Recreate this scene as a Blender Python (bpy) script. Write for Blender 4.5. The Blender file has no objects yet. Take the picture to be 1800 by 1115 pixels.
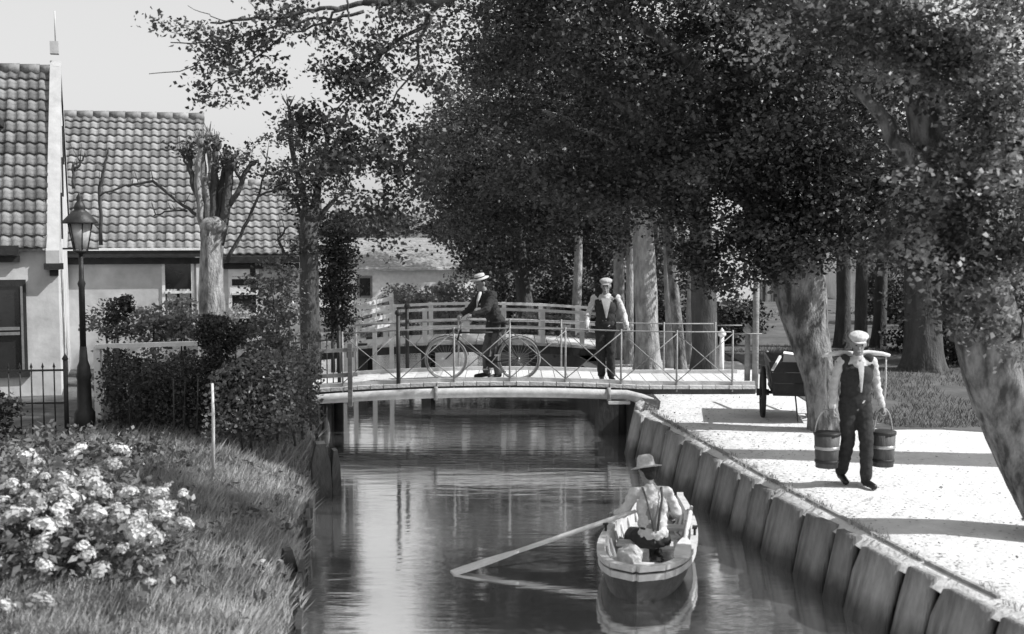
import bpy, math, random
import numpy as np
from mathutils import Vector, Matrix, noise

# ------------------------------------------------------------------ camera, world, sun, exposure
S = bpy.context.scene
COL = S.collection
CAM_Z = 2.8
F = 2173.0                                   # focal length in pixels of the 1800 px wide photograph
PITCH = math.atan(157.5 / F)
cam = bpy.data.cameras.new('camera'); cam.lens = 36 * F / 1800; cam.sensor_width = 36
cam.clip_start = 0.1; cam.clip_end = 2000
camo = bpy.data.objects.new('camera', cam); COL.objects.link(camo)
camo.location = (0, 0, CAM_Z); camo.rotation_euler = (math.pi / 2 - PITCH, 0, 0)
S.camera = camo
cam.dof.use_dof = True; cam.dof.focus_distance = 19.5; cam.dof.aperture_fstop = 1.8

SUN_EL = math.radians(44); SUN_AZ = math.radians(98)      # azimuth clockwise from +Y
sdir = Vector((math.cos(SUN_EL) * math.sin(SUN_AZ), math.cos(SUN_EL) * math.cos(SUN_AZ), math.sin(SUN_EL)))
W = bpy.data.worlds.new('World'); S.world = W; W.use_nodes = True
wn = W.node_tree; wn.nodes.clear()
sky = wn.nodes.new('ShaderNodeTexSky'); sky.sky_type = 'NISHITA'; sky.sun_disc = False
sky.sun_elevation = SUN_EL; sky.sun_rotation = SUN_AZ; sky.air_density = 1.0; sky.dust_density = 3.0; sky.ozone_density = 1.0
cmb = wn.nodes.new('ShaderNodeCombineColor')
bg = wn.nodes.new('ShaderNodeBackground'); bg.inputs['Strength'].default_value = 0.12
wo = wn.nodes.new('ShaderNodeOutputWorld')
pw = wn.nodes.new('ShaderNodeMath'); pw.operation = 'POWER'; pw.inputs[1].default_value = 0.3      # a hazy sky: evens out its brightness
ml = wn.nodes.new('ShaderNodeMath'); ml.operation = 'MULTIPLY'; ml.inputs[1].default_value = 3.7
bw_ = wn.nodes.new('ShaderNodeRGBToBW'); wn.links.new(sky.outputs[0], bw_.inputs[0]); wn.links.new(bw_.outputs[0], pw.inputs[0]); wn.links.new(pw.outputs[0], ml.inputs[0])
for i in range(3): wn.links.new(ml.outputs[0], cmb.inputs[i])
wn.links.new(cmb.outputs[0], bg.inputs['Color']); wn.links.new(bg.outputs[0], wo.inputs[0])
sl = bpy.data.lights.new('sun', 'SUN'); sl.energy = 4.9; sl.angle = math.radians(0.55); sl.color = (1, 1, 1)
so = bpy.data.objects.new('sun', sl); COL.objects.link(so)
so.rotation_euler = (-sdir).to_track_quat('-Z', 'Y').to_euler(); so.location = (20, 0, 20)
S.view_settings.view_transform = 'Standard'; S.view_settings.look = 'None'
S.view_settings.exposure = 0.31; S.view_settings.gamma = 1.0; S.view_settings.use_curve_mapping = False
S.cycles.max_bounces = 6; S.cycles.transparent_max_bounces = 4
S.cycles.use_denoising = True

# ------------------------------------------------------------------ helpers
rng = np.random.default_rng(7)
R = random.Random(11)
cp, sp_ = math.cos(PITCH), math.sin(PITCH)
def ray(px, py):
    a, b = (px - 900) / F, -(py - 557.5) / F
    return Vector((a, cp + b * sp_, -sp_ + b * cp))
def G(px, py, z=0.0):                        # where the sight line meets the level z
    d = ray(px, py); t = (z - CAM_Z) / d.z
    return Vector((d.x * t, d.y * t, z))
def D(px, py, Y):                            # where the sight line is Y metres away
    d = ray(px, py); t = Y / d.y
    return Vector((d.x * t, Y, CAM_Z + d.z * t))

def tag(o, label=None, cat=None, group=None, kind=None):
    if label: o['label'] = label
    if cat: o['category'] = cat
    if group: o['group'] = group
    if kind: o['kind'] = kind
    return o
def thing(name, label, cat, loc=(0, 0, 0), rz=0.0, group=None):
    o = bpy.data.objects.new(name, None); COL.objects.link(o)
    o.empty_display_size = 0.2; o.location = loc; o.rotation_euler = (0, 0, rz)
    return tag(o, label, cat, group)
def link(name, me, mat=None, parent=None, loc=None, rot=None):
    o = bpy.data.objects.new(name, me); COL.objects.link(o)
    if mat is not None and not me.materials: me.materials.append(mat)
    if parent is not None: o.parent = parent
    if loc is not None: o.location = loc
    if rot is not None: o.rotation_euler = rot
    return o
def copy_tree(o, parent=None):
    c = o.copy(); COL.objects.link(c)
    if parent is not None: c.parent = parent
    for ch in o.children: copy_tree(ch, c)
    return c

_mats = {}
def mat(name, v, v2=None, scale=6.0, rough=0.85, bump=0.25, stretch=(1, 1, 1), detail=6.0, metal=0.0, spec=0.3, fine=0.0, trans=0.0, coords='Object', rand=0.0, tide=None, edge=(.34, .66)):
    """grey material: two tones mixed by noise, relief from a finer noise"""
    if name in _mats: return _mats[name]
    m = bpy.data.materials.new(name); m.use_nodes = True; n = m.node_tree; n.nodes.clear()
    out = n.nodes.new('ShaderNodeOutputMaterial'); b = n.nodes.new('ShaderNodeBsdfPrincipled')
    b.inputs['Roughness'].default_value = rough; b.inputs['Metallic'].default_value = metal
    b.inputs['Specular IOR Level'].default_value = spec
    if v2 is None: v2 = v * 0.72
    tc = n.nodes.new('ShaderNodeTexCoord'); mp = n.nodes.new('ShaderNodeMapping')
    mp.inputs['Scale'].default_value = stretch
    n.links.new(tc.outputs[coords], mp.inputs[0])
    nz = n.nodes.new('ShaderNodeTexNoise'); nz.inputs['Scale'].default_value = scale; nz.inputs['Detail'].default_value = detail
    nz.inputs['Roughness'].default_value = 0.62
    n.links.new(mp.outputs[0], nz.inputs['Vector'])
    rp = n.nodes.new('ShaderNodeValToRGB'); rp.color_ramp.elements[0].position = edge[0]; rp.color_ramp.elements[1].position = edge[1]
    rp.color_ramp.elements[0].color = (v2, v2, v2, 1); rp.color_ramp.elements[1].color = (v, v, v, 1)
    n.links.new(nz.outputs['Fac'], rp.inputs[0])
    col = rp.outputs[0]
    if rand:                                     # every piece its own tone
        oi = n.nodes.new('ShaderNodeObjectInfo'); mr = n.nodes.new('ShaderNodeMapRange'); mr.inputs['To Min'].default_value = 1 - rand; mr.inputs['To Max'].default_value = 1 + rand * .6
        vm = n.nodes.new('ShaderNodeVectorMath'); vm.operation = 'SCALE'
        n.links.new(oi.outputs['Random'], mr.inputs[0]); n.links.new(col, vm.inputs[0]); n.links.new(mr.outputs[0], vm.inputs['Scale']); col = vm.outputs[0]
    if tide is not None:                         # green slime up to the tide line
        ge = n.nodes.new('ShaderNodeNewGeometry'); sx = n.nodes.new('ShaderNodeSeparateXYZ'); n.links.new(ge.outputs['Position'], sx.inputs[0])
        nz3 = n.nodes.new('ShaderNodeTexNoise'); nz3.inputs['Scale'].default_value = 3; n.links.new(ge.outputs['Position'], nz3.inputs['Vector'])
        ad = n.nodes.new('ShaderNodeMath'); ad.operation = 'MULTIPLY_ADD'; ad.inputs[1].default_value = -.35; n.links.new(nz3.outputs[0], ad.inputs[0]); n.links.new(sx.outputs[2], ad.inputs[2])
        mr2 = n.nodes.new('ShaderNodeMapRange'); mr2.inputs['From Min'].default_value = tide - .12; mr2.inputs['From Max'].default_value = tide + .06; mr2.inputs['To Min'].default_value = .35; n.links.new(ad.outputs[0], mr2.inputs[0])
        vm2 = n.nodes.new('ShaderNodeVectorMath'); vm2.operation = 'SCALE'; n.links.new(col, vm2.inputs[0]); n.links.new(mr2.outputs[0], vm2.inputs['Scale']); col = vm2.outputs[0]
    n.links.new(col, b.inputs['Base Color'])
    if bump:
        n2 = n.nodes.new('ShaderNodeTexNoise'); n2.inputs['Scale'].default_value = scale * 5; n2.inputs['Detail'].default_value = 5
        n.links.new(mp.outputs[0], n2.inputs['Vector'])
        bp = n.nodes.new('ShaderNodeBump'); bp.inputs['Strength'].default_value = bump; bp.inputs['Distance'].default_value = 0.03
        n.links.new(n2.outputs['Fac'], bp.inputs['Height']); n.links.new(bp.outputs[0], b.inputs['Normal'])
    if trans:
        t = n.nodes.new('ShaderNodeBsdfTranslucent'); mx = n.nodes.new('ShaderNodeMixShader'); mx.inputs[0].default_value = trans
        n.links.new(rp.outputs[0], t.inputs['Color']); n.links.new(b.outputs[0], mx.inputs[1]); n.links.new(t.outputs[0], mx.inputs[2])
        n.links.new(mx.outputs[0], out.inputs[0])
    else:
        n.links.new(b.outputs[0], out.inputs[0])
    _mats[name] = m
    return m

M_plaster = mat('pale lime plaster', .58, .4, 2.2, .9, .15)
M_plaster2 = mat('older lime plaster', .5, .34, 2.2, .9, .2)
M_tile = mat('weathered clay tile', .27, .12, 9, .8, .3, rand=.45)
M_tileB = mat('light weathered clay tile', .34, .17, 9, .8, .3, rand=.4)
M_darkwood = mat('dark painted wood', .035, .02, 8, .6, .2)
M_white = mat('white paint on wood', .84, .68, 7, .6, .15)
M_iron = mat('black iron', .03, .018, 14, .5, .2, spec=.4)
M_glass = mat('window glass', .03, .02, 4, .12, .02, spec=.8)
M_curtain = mat('lace curtain', .55, .35, 20, .9, .3)
M_greyframe = mat('grey painted frame', .22, .15, 10, .6, .15)
M_bark = mat('elm bark', .28, .06, 8, .95, 1.0, stretch=(1, 1, .4), detail=10, edge=(.4, .62))
M_barkp = mat('pollard bark', .42, .08, 9, .95, 1.0, stretch=(1, 1, .35))
M_barkd = mat('dark bark', .1, .05, 6, .95, .9, stretch=(1, 1, .35))
M_barkpale = mat('pale elm bark', .5, .2, 8, .95, 1.0, stretch=(1, 1, .4), detail=10)
M_leaf = mat('elm leaves', .075, .026, 1.4, .45, 0, spec=.6, trans=.15)
M_leaf2 = mat('elm leaves with painted light patches', .45, .05, 1.7, .45, 0, spec=.7, trans=.45, detail=3, edge=(.5, .62))  # bright patches in the colour stand in for sunlit leaves and sky gaps
M_leafd = mat('dark evergreen leaves', .06, .03, 3, .6, 0, spec=.4, trans=.1)
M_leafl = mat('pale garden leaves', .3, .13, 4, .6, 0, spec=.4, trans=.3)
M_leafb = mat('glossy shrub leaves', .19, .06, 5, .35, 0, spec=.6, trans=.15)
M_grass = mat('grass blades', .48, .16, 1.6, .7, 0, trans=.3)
M_grassd = mat('verge grass with shade painted in', .2, .08, 1.6, .7, 0, trans=.2)  # darker copy of the grass, tree shade put into its colour
M_soil = mat('bank soil', .14, .07, 3, .95, .6)
M_petal = mat('white petals', .66, .42, 12, .8, 0, trans=.25, rand=.35)
M_pave = mat('pale shell sand paving', .66, .53, 2.6, .95, .8)
M_lawn = mat('trodden verge', .13, .06, 1.2, .95, .5)
M_plank = mat('weathered quay plank', .34, .15, 7, .85, .8, stretch=(1, 1, .15), rand=.35, tide=-.62)
M_oldwood = mat('old grey timber', .33, .18, 5, .85, .5, stretch=(.3, 1, 1))
M_wetwood = mat('wet dark timber', .06, .03, 4, .5, .5, stretch=(1, 1, .3))
M_deck = mat('sandy bridge deck', .66, .5, 5, .9, .4, rand=.15)
M_pipe = mat('painted water pipe', .6, .42, 6, .5, .2)
M_boat = mat('light boat paint', .6, .4, 7, .55, .2)
M_boatd = mat('tarred boat hull', .08, .04, 6, .45, .25)
M_oar = mat('bleached oar wood', .7, .5, 6, .6, .15)
M_skin = mat('skin', .29, .2, 14, .6, .1)
M_shirt = mat('white shirt cloth', .62, .48, 20, .9, .35)
M_dcloth = mat('dark wool cloth', .045, .03, 30, .95, .4)
M_mcloth = mat('grey wool cloth', .13, .09, 30, .95, .4)
M_straw = mat('pale straw', .62, .45, 40, .8, .4)
M_cap = mat('pale cap cloth', .5, .38, 30, .9, .3)
M_hair = mat('dark hair', .04, .02, 40, .8, .4)
M_shoe = mat('black leather', .025, .015, 20, .45, .1)
M_bucket = mat('stained bucket staves', .1, .06, 9, .6, .3, stretch=(1, 1, .3))
M_sack = mat('pale sackcloth', .55, .38, 22, .95, .5)
M_rubber = mat('bicycle tyre', .3, .22, 20, .7, .1)
M_steel = mat('nickelled steel', .5, .4, 20, .3, .05, metal=.6)
M_rope = mat('pale rope', .55, .4, 60, .9, .4)
M_brick = mat('garden wall plaster', .5, .3, 5, .9, .3)

def mesh_np(name, V, Fq, smooth=False):
    V = np.ascontiguousarray(V, dtype=np.float32); Fq = np.ascontiguousarray(Fq, dtype=np.int32)
    me = bpy.data.meshes.new(name); n, k = Fq.shape
    me.vertices.add(len(V)); me.vertices.foreach_set('co', V.ravel())
    me.loops.add(n * k); me.loops.foreach_set('vertex_index', Fq.ravel())
    me.polygons.add(n); me.polygons.foreach_set('loop_start', np.arange(n, dtype=np.int32) * k)
    if smooth: me.polygons.foreach_set('use_smooth', np.ones(n, dtype=bool))
    me.update(calc_edges=True)
    return me

class MB:
    """collects shapes for one mesh"""
    def __init__(s): s.v = []; s.f = []; s.sm = []
    def add(s, vs, fs, smooth=False, m=None):
        b = len(s.v)
        for p in vs:
            p = Vector(p)
            s.v.append(m @ p if m is not None else p)
        for f in fs: s.f.append([b + i for i in f]); s.sm.append(smooth)
        return s
    def box(s, c, d, m=None, rz=0.0, taper=1.0):
        x, y, z = d[0] / 2, d[1] / 2, d[2] / 2; t = taper
        vs = [(-x, -y, -z), (x, -y, -z), (x, y, -z), (-x, y, -z), (-x * t, -y * t, z), (x * t, -y * t, z), (x * t, y * t, z), (-x * t, y * t, z)]
        mm = Matrix.Translation(Vector(c)) @ Matrix.Rotation(rz, 4, 'Z')
        if m is not None: mm = m @ mm
        return s.add(vs, [(0, 3, 2, 1), (4, 5, 6, 7), (0, 1, 5, 4), (1, 2, 6, 5), (2, 3, 7, 6), (3, 0, 4, 7)], False, mm)
    def bar(s, a, b, w, h, up=(0, 0, 1)):
        a, b = Vector(a), Vector(b); y = (b - a); L = y.length; y = y / L
        x = y.cross(Vector(up)); x = x.normalized() if x.length > 1e-5 else Vector((1, 0, 0)); z = x.cross(y)
        m = Matrix((x, y, z)).transposed().to_4x4(); m.translation = (a + b) / 2
        return s.box((0, 0, 0), (w, L, h), m)
    def tube(s, pts, rad, seg=8, jitter=0.0, caps=True, oval=1.0):
        pts = [Vector(p) for p in pts]; n = len(pts)
        if not hasattr(rad, '__len__'): rad = [rad] * n
        vs = []; fs = []; px = None
        for i, p in enumerate(pts):
            t = (pts[min(i + 1, n - 1)] - pts[max(i - 1, 0)]).normalized()
            if px is None:
                px = t.cross(Vector((0, 0, 1)))
                if px.length < .05: px = t.cross(Vector((0, 1, 0)))
            px = (px - t * px.dot(t)).normalized(); py = t.cross(px)
            for k in range(seg):
                a = 2 * math.pi * k / seg
                r = rad[i]
                if jitter: r *= 1 + jitter * noise.noise(Vector((p.x * 2 + math.cos(a) * 1.3, p.y * 2 + math.sin(a) * 1.3, p.z * 1.2)))
                vs.append(p + px * math.cos(a) * r + py * math.sin(a) * r * oval)
        for i in range(n - 1):
            for k in range(seg):
                k2 = (k + 1) % seg
                fs.append((i * seg + k, i * seg + k2, (i + 1) * seg + k2, (i + 1) * seg + k))
        if caps: fs.append(tuple(reversed(range(seg)))); fs.append(tuple((n - 1) * seg + k for k in range(seg)))
        return s.add(vs, fs, True)
    def lathe(s, prof, seg=20, m=None):
        vs = []; fs = []; n = len(prof)
        for r, z in prof:
            for k in range(seg):
                a = 2 * math.pi * k / seg; vs.append((r * math.cos(a), r * math.sin(a), z))
        for i in range(n - 1):
            for k in range(seg):
                k2 = (k + 1) % seg
                fs.append((i * seg + k, i * seg + k2, (i + 1) * seg + k2, (i + 1) * seg + k))
        if prof[0][0] > 1e-4: fs.append(tuple(reversed(range(seg))))
        if prof[-1][0] > 1e-4: fs.append(tuple((n - 1) * seg + k for k in range(seg)))
        return s.add(vs, fs, True, m)
    def ell(s, c, r, m=None, seg=14, rings=9):
        prof = []
        vs = []; fs = []
        for i in range(rings + 1):
            th = math.pi * i / rings
            for k in range(seg):
                a = 2 * math.pi * k / seg
                vs.append((r[0] * math.sin(th) * math.cos(a), r[1] * math.sin(th) * math.sin(a), r[2] * math.cos(th)))
        for i in range(rings):
            for k in range(seg):
                k2 = (k + 1) % seg
                fs.append((i * seg + k, (i + 1) * seg + k, (i + 1) * seg + k2, i * seg + k2))
        mm = Matrix.Translation(Vector(c))
        if m is not None: mm = m @ mm if False else mm @ m
        return s.add(vs, fs, True, mm)
    def cap(s, a, b, ra, rb, seg=12):
        a, b = Vector(a), Vector(b); t = b - a; L = t.length
        t = t / L if L > 1e-6 else Vector((0, 0, 1)); pts = []; rad = []
        for k in range(0, 4):
            an = math.pi / 2 * (1 - k / 4) ; pts.append(a - t * ra * math.sin(an)); rad.append(max(ra * math.cos(an), ra * .06))
        pts.append(a); rad.append(ra); pts.append(b); rad.append(rb)
        for k in range(1, 5):
            an = math.pi / 2 * k / 4; pts.append(b + t * rb * math.sin(an)); rad.append(max(rb * math.cos(an), rb * .06))
        return s.tube(pts, rad, seg)
    def mesh(s, name):
        me = bpy.data.meshes.new(name); me.from_pydata([tuple(v) for v in s.v], [], s.f)
        me.polygons.foreach_set('use_smooth', s.sm); me.update()
        return me
    def build(s, name, m, parent=None, bevel=0.0):
        me = s.mesh(name); o = link(name, me, m, parent)
        if bevel:
            b = o.modifiers.new('bevel', 'BEVEL'); b.width = bevel; b.segments = 2; b.limit_method = 'ANGLE'
        return o

def fuse(mb, name, m, parent, voxel=.01, smooth=3, wr=0.0, wf=8.0):
    """one continuous skin over overlapping shapes"""
    me = mb.mesh(name); o = bpy.data.objects.new(name, me); COL.objects.link(o)
    r = o.modifiers.new('r', 'REMESH'); r.mode = 'VOXEL'; r.voxel_size = voxel; r.use_smooth_shade = True
    sm = o.modifiers.new('s', 'SMOOTH'); sm.iterations = smooth; sm.factor = .5
    dg = bpy.context.evaluated_depsgraph_get(); e = o.evaluated_get(dg)
    me2 = bpy.data.meshes.new_from_object(e); o.modifiers.clear(); o.data = me2; bpy.data.meshes.remove(me)
    me2.name = name; me2.materials.clear(); me2.materials.append(m)
    if wr:
        n = len(me2.vertices); co = np.empty(n * 3, np.float32); me2.vertices.foreach_get('co', co)
        no = np.empty(n * 3, np.float32); me2.vertices.foreach_get('normal', no)
        co = co.reshape(-1, 3); no = no.reshape(-1, 3)
        d = np.array([noise.noise(Vector((c[0] * wf, c[1] * wf, c[2] * wf * 1.8 + c[0] * wf))) + .5 * noise.noise(Vector((c[0] * wf * 2.3, c[1] * wf * 2.3, c[2] * wf * 2.6 + 5))) for c in co.tolist()])
        co = co + no * (d * wr)[:, None]; me2.vertices.foreach_set('co', co.astype(np.float32).ravel())
    me2.polygons.foreach_set('use_smooth', np.ones(len(me2.polygons), bool)); me2.update()
    o.parent = parent
    return o

# ---- foliage
def leaf_quads(P, size, droop=.35, flat=.5, width=.36, g=None):
    g = g or rng; n = len(P)
    a = g.normal(size=(n, 3)); a[:, 2] = a[:, 2] * (1 - flat) - droop; a /= np.linalg.norm(a, axis=1)[:, None] + 1e-9
    r = g.normal(size=(n, 3)); r[:, 2] *= (1 - flat)
    b = np.cross(a, np.cross(r, a) + 1e-6); b = r - a * (r * a).sum(1)[:, None]; b /= np.linalg.norm(b, axis=1)[:, None] + 1e-9
    s = size * g.uniform(.45, 1.4, n)[:, None]
    nrm = np.cross(a, b) * s * .1
    V = np.empty((n, 4, 3)); V[:, 0] = P - a * s * .5; V[:, 1] = P + b * s * width + nrm - a * s * .08; V[:, 2] = P + a * s * .5; V[:, 3] = P - b * s * width + nrm - a * s * .08
    return V.reshape(-1, 3)
def quads(n): return np.arange(n * 4, dtype=np.int32).reshape(-1, 4)
def in_ell(c, r, n, shell=2.2, g=None):
    g = g or rng; d = g.normal(size=(n, 3)); d /= np.linalg.norm(d, axis=1)[:, None]
    u = g.uniform(0, 1, n) ** (1 / shell)
    return np.array(c) + d * u[:, None] * np.array(r)
def crown_pts(blobs, sigma=.16, per=38, shell=2.2, sub=True):
    out = []
    for c, r, ntw in blobs:
        if sub:                                  # boughs first, then twigs round each bough: gives clumps and gaps
            nb = max(3, ntw // 7); boughs = in_ell(c, r, nb, shell)
            tw = boughs[rng.integers(0, nb, ntw)] + rng.normal(size=(ntw, 3)) * np.array([.30, .30, .17]) * (sum(r) / 3) ** .6 * .8
        else: tw = in_ell(c, r, ntw, shell)
        pts = np.repeat(tw, per, axis=0) + rng.normal(size=(ntw * per, 3)) * np.array([sigma, sigma, sigma * .55])
        out.append(pts)
    return np.concatenate(out)
def crown(name, pts, size, m, parent, **k):
    V = leaf_quads(pts, size, **k)
    return link(name, mesh_np(name, V, quads(len(pts))), m, parent)

def limb_path(a, b, n=6, sag=0.0, wob=.12):
    a, b = Vector(a), Vector(b); L = (b - a).length; out = []
    for i in range(n + 1):
        t = i / n; p = a.lerp(b, t); w = math.sin(math.pi * t)
        out.append(p + Vector((R.uniform(-1, 1) * wob * L * .3 * w, R.uniform(-1, 1) * wob * L * .3 * w, w * sag * L + R.uniform(-1, 1) * wob * L * .15 * w)))
    return out
def trunk_mesh(fine, fr, seg):
    # rings every few centimetres, vertical furrows, knots and a root flare
    P = []; Rr = []
    for i in range(len(fine) - 1):
        m_ = max(1, int((fine[i + 1] - fine[i]).length / .07))
        for k in range(m_): u = k / m_; P.append(fine[i].lerp(fine[i + 1], u)); Rr.append(fr[i] * (1 - u) + fr[i + 1] * u)
    P.append(fine[-1]); Rr.append(fr[-1]); ph = R.uniform(0, 6)
    b = MB(); b.tube(P, Rr, seg); 
    for i in range(len(P)):
        for k in range(seg):
            a = 2 * math.pi * k / seg; q = b.v[i * seg + k]; c = P[i]; d = q - c; z = c.z; r0 = Rr[i]
            e = Vector((math.cos(a) * 1.2, math.sin(a) * 1.2, 0))
            f = .10 * noise.noise(Vector((e.x + ph, e.y, z * .9))) + .05 * noise.noise(Vector((math.cos(a) * 5 * r0 / .25, math.sin(a) * 5 * r0 / .25, z * 1.3 + ph))) - .035 * abs(noise.noise(Vector((math.cos(a) * 11 * r0 / .25, math.sin(a) * 11 * r0 / .25, z * 2.2)))) * 2
            f += math.exp(-max(0, z) / .22) * (.16 + .16 * math.cos(4 * a + ph) + .12 * math.cos(7 * a + 2 * ph))
            b.v[i * seg + k] = c + d * (1 + f)
    return b
def big_tree(label, path, radii, limbs, blobs, leaf=.075, m=None, bark=None, group=None, per=38, sigma=.16, twigs=True, loc=None, name='elm_tree', shell=2.2, bare=()):
    base = Vector(path[0]) if loc is None else Vector(loc)
    t = thing(name, label, 'tree', (base.x, base.y, base.z), 0, group)
    off = base
    P = [Vector(p) - off for p in path]
    # resample the trunk finely
    fine = []; fr = []
    for i in range(len(P) - 1):
        for k in range(5):
            u = k / 5; fine.append(P[i].lerp(P[i + 1], u)); fr.append(radii[i] * (1 - u) + radii[i + 1] * u)
    fine.append(P[-1]); fr.append(radii[-1])
    fine.insert(0, P[0] - Vector((0, 0, .15))); fr.insert(0, radii[0] * 1.25)
    trunk_mesh(fine, fr, 44 if radii[0] > .2 else 20).build('trunk', bark or M_bark, t)
    for a, b, ra, rb in limbs:
        pts = limb_path(Vector(a) - off, Vector(b) - off, 7, .05)
        MB().tube(pts, [ra + (rb - ra) * i / 7 for i in range(8)], 10, .2).build('limb', bark or M_bark, t)
    if bare:
        mb = MB()
        for a, b, ra, rb in bare:
            pts = limb_path(Vector(a) - off, Vector(b) - off, 6, .04); mb.tube(pts, [ra + (rb - ra) * i / 6 for i in range(7)], 6)
        tag(mb.build('twigs', M_barkd, t), kind='stuff')
    bl = [((c[0] - off.x, c[1] - off.y, c[2] - off.z), r, n) for c, r, n in blobs]
    pts = crown_pts(bl, sigma, per, shell)
    crown('crown', pts, leaf, m or M_leaf, t)
    mb = MB()
    for c, r_, n_ in bl:
        for k in range(min(14, n_ // 8 + 2)):
            c0_ = Vector(c) + Vector([R.uniform(-.3, .3) * q for q in r_]); d_ = Vector((R.gauss(0, 1), R.gauss(0, 1), R.gauss(0, .7))).normalized(); e_ = Vector(c) + Vector((d_.x * r_[0], d_.y * r_[1], d_.z * r_[2])) * R.uniform(.7, 1.05)
            q_ = limb_path(c0_, e_, 4, -.05, .3); mb.tube(q_, [.022, .017, .012, .008, .004], 4)
    tag(mb.build('twigs', M_barkd, t), kind='stuff')
    return t

# ------------------------------------------------------------------ the setting: water, banks, ground, paving
def lerp_tab(tab, y):
    for (y0, x0), (y1, x1) in zip(tab, tab[1:]):
        if y <= y1 or (y1, x1) == tab[-1]:
            return x0 + (x1 - x0) * (y - y0) / (y1 - y0)
XR = [(-6, 5.6), (5, 4.25), (8.75, 3.62), (10.5, 3.24), (13.4, 2.74), (18.9, 1.92), (19.8, 2.05), (22.5, 2.0), (27, 1.35), (40, -1.0), (60, -5.2), (80, -10)]
XL = [(-6, .2), (5, -1.05), (10.9, -1.93), (18.4, -2.95), (21.2, -3.36), (27, -4.2), (40, -6.3), (60, -10.2), (80, -15)]
xr = lambda y: lerp_tab(XR, y)
xl = lambda y: lerp_tab(XL, y)
WATER = -0.66
ys = [-6, -2, 2] + [4 + .4 * i for i in range(66)] + [31 + 2 * i for i in range(25)]
def sheet(name, rows, m, kind='structure', smooth=True):
    V = np.array([p for r in rows for p in r]); nc = len(rows[0]); nr = len(rows)
    Fq = [(i * nc + j, i * nc + j + 1, (i + 1) * nc + j + 1, (i + 1) * nc + j) for i in range(nr - 1) for j in range(nc - 1)]
    o = link(name, mesh_np(name, V, np.array(Fq), smooth), m); return tag(o, kind=kind)
# right side: bank under the paving, out to the horizon
def nzv(x, y, s, a): return a * noise.noise(Vector((x * s, y * s, 0)))
yr = [y for y in ys]
sheet('pavement', [[(xr(y) - .01, y, -.10 + nzv(y, 3, 2.5, .03)), (xr(y) + .10, y, -.012 + nzv(xr(y), y, .7, .01)), (xr(y) + .6, y, nzv(y, 2, .7, .012)), (xr(y) + 1.6, y, nzv(y, 9, .6, .014)), (xr(y) + 3.0, y, 0), (11.5, y, 0), (20, y, 0)] for y in yr if y <= 26], M_pave)
sheet('far_verge', [[(xr(y) + .05, y, .0), (xr(y) + 1.5, y, .0), (12, y, .0), (22, y, 0)] for y in [25.8] + [q for q in yr if q > 26]], M_lawn)
# verge of trodden grass beyond the paving, its near edge uneven
rowsv = []
for i in range(41):
    x = 4.75 + i * .4; y0 = 16.95 + .18 * noise.noise(Vector((x * .8, 3, 0))) - (0.55 if x > 6 else 0) * min(1, (x - 6) / 2) + max(0, (5.1 - x)) * 3
    rowsv.append([(x, y0 + (60 - y0) * (k / 14) ** 1.5, .004 + .012 * min(1, k / 2)) for k in range(15)])
sheet('verge', rowsv, M_lawn)
gs = [(-700, -40), (700, -40)]
far = MB().add([(20, -40, -.02), (700, -40, -.02), (700, 80, -.02), (20, 80, -.02), (-700, 80, -.02), (700, 900, -.02), (-700, 900, -.02), (-30, 80, -.02), (-30, -40, -.02), (-700, -40, -.02)],
               [(0, 1, 2, 3), (4, 2, 5, 6), (9, 8, 7, 4)]).build('ground', M_lawn); tag(far, kind='structure')
def bankz(t, y):                                # height of the left bank at t metres from the water's edge
    pr = [(0, -.58), (.1, -.48), (.45, -.26), (1.0, -.1), (1.6, -.01), (3, 0), (99, 0)]
    for (a, za), (b, zb) in zip(pr, pr[1:]):
        if t <= b: z = za + (zb - za) * (t - a) / (b - a); break
    return z + nzv(t * 1.0, y, 1.3, .05 * min(1, t * 2)) * (1 if t < 8 else 0)
rowsL = []
for y in ys:
    rowsL.append([(xl(y) - t, y, bankz(t, y)) for t in (-.02, .1, .25, .45, .7, 1.0, 1.4, 2.0, 3.0, 4.5, 6.5, 9)] + [(-30, y, 0)])
sheet('grass_bank', rowsL, M_soil)
# canal bed and water
sheet('canal_bed', [[(xl(y) - .5, y, -1.9), (xr(y) + .5, y, -1.9)] for y in ys], M_soil)
mw = bpy.data.materials.new('canal water'); mw.use_nodes = True; n = mw.node_tree; n.nodes.clear()
out = n.nodes.new('ShaderNodeOutputMaterial'); df = n.nodes.new('ShaderNodeBsdfDiffuse'); df.inputs[0].default_value = (.19, .19, .19, 1)
gl = n.nodes.new('ShaderNodeBsdfGlossy'); gl.inputs['Color'].default_value = (.95, .95, .95, 1); gl.inputs['Roughness'].default_value = .07
fr = n.nodes.new('ShaderNodeFresnel'); fr.inputs[0].default_value = 2.7
tc = n.nodes.new('ShaderNodeTexCoord'); mp = n.nodes.new('ShaderNodeMapping'); mp.inputs['Scale'].default_value = (.55, 2.2, 1)
nz = n.nodes.new('ShaderNodeTexNoise'); nz.inputs['Scale'].default_value = 2.2; nz.inputs['Detail'].default_value = 4
bp = n.nodes.new('ShaderNodeBump'); bp.inputs['Strength'].default_value = .09; bp.inputs['Distance'].default_value = .06
mx = n.nodes.new('ShaderNodeMixShader')
n.links.new(tc.outputs['Object'], mp.inputs[0]); n.links.new(mp.outputs[0], nz.inputs['Vector']); n.links.new(nz.outputs[0], bp.inputs['Height'])
for q in (gl, fr, df): n.links.new(bp.outputs[0], q.inputs['Normal'])
mpr = n.nodes.new('ShaderNodeMapRange'); mpr.inputs['From Max'].default_value = .8; mpr.inputs['To Min'].default_value = .66; mpr.inputs['To Max'].default_value = 1.05
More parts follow.
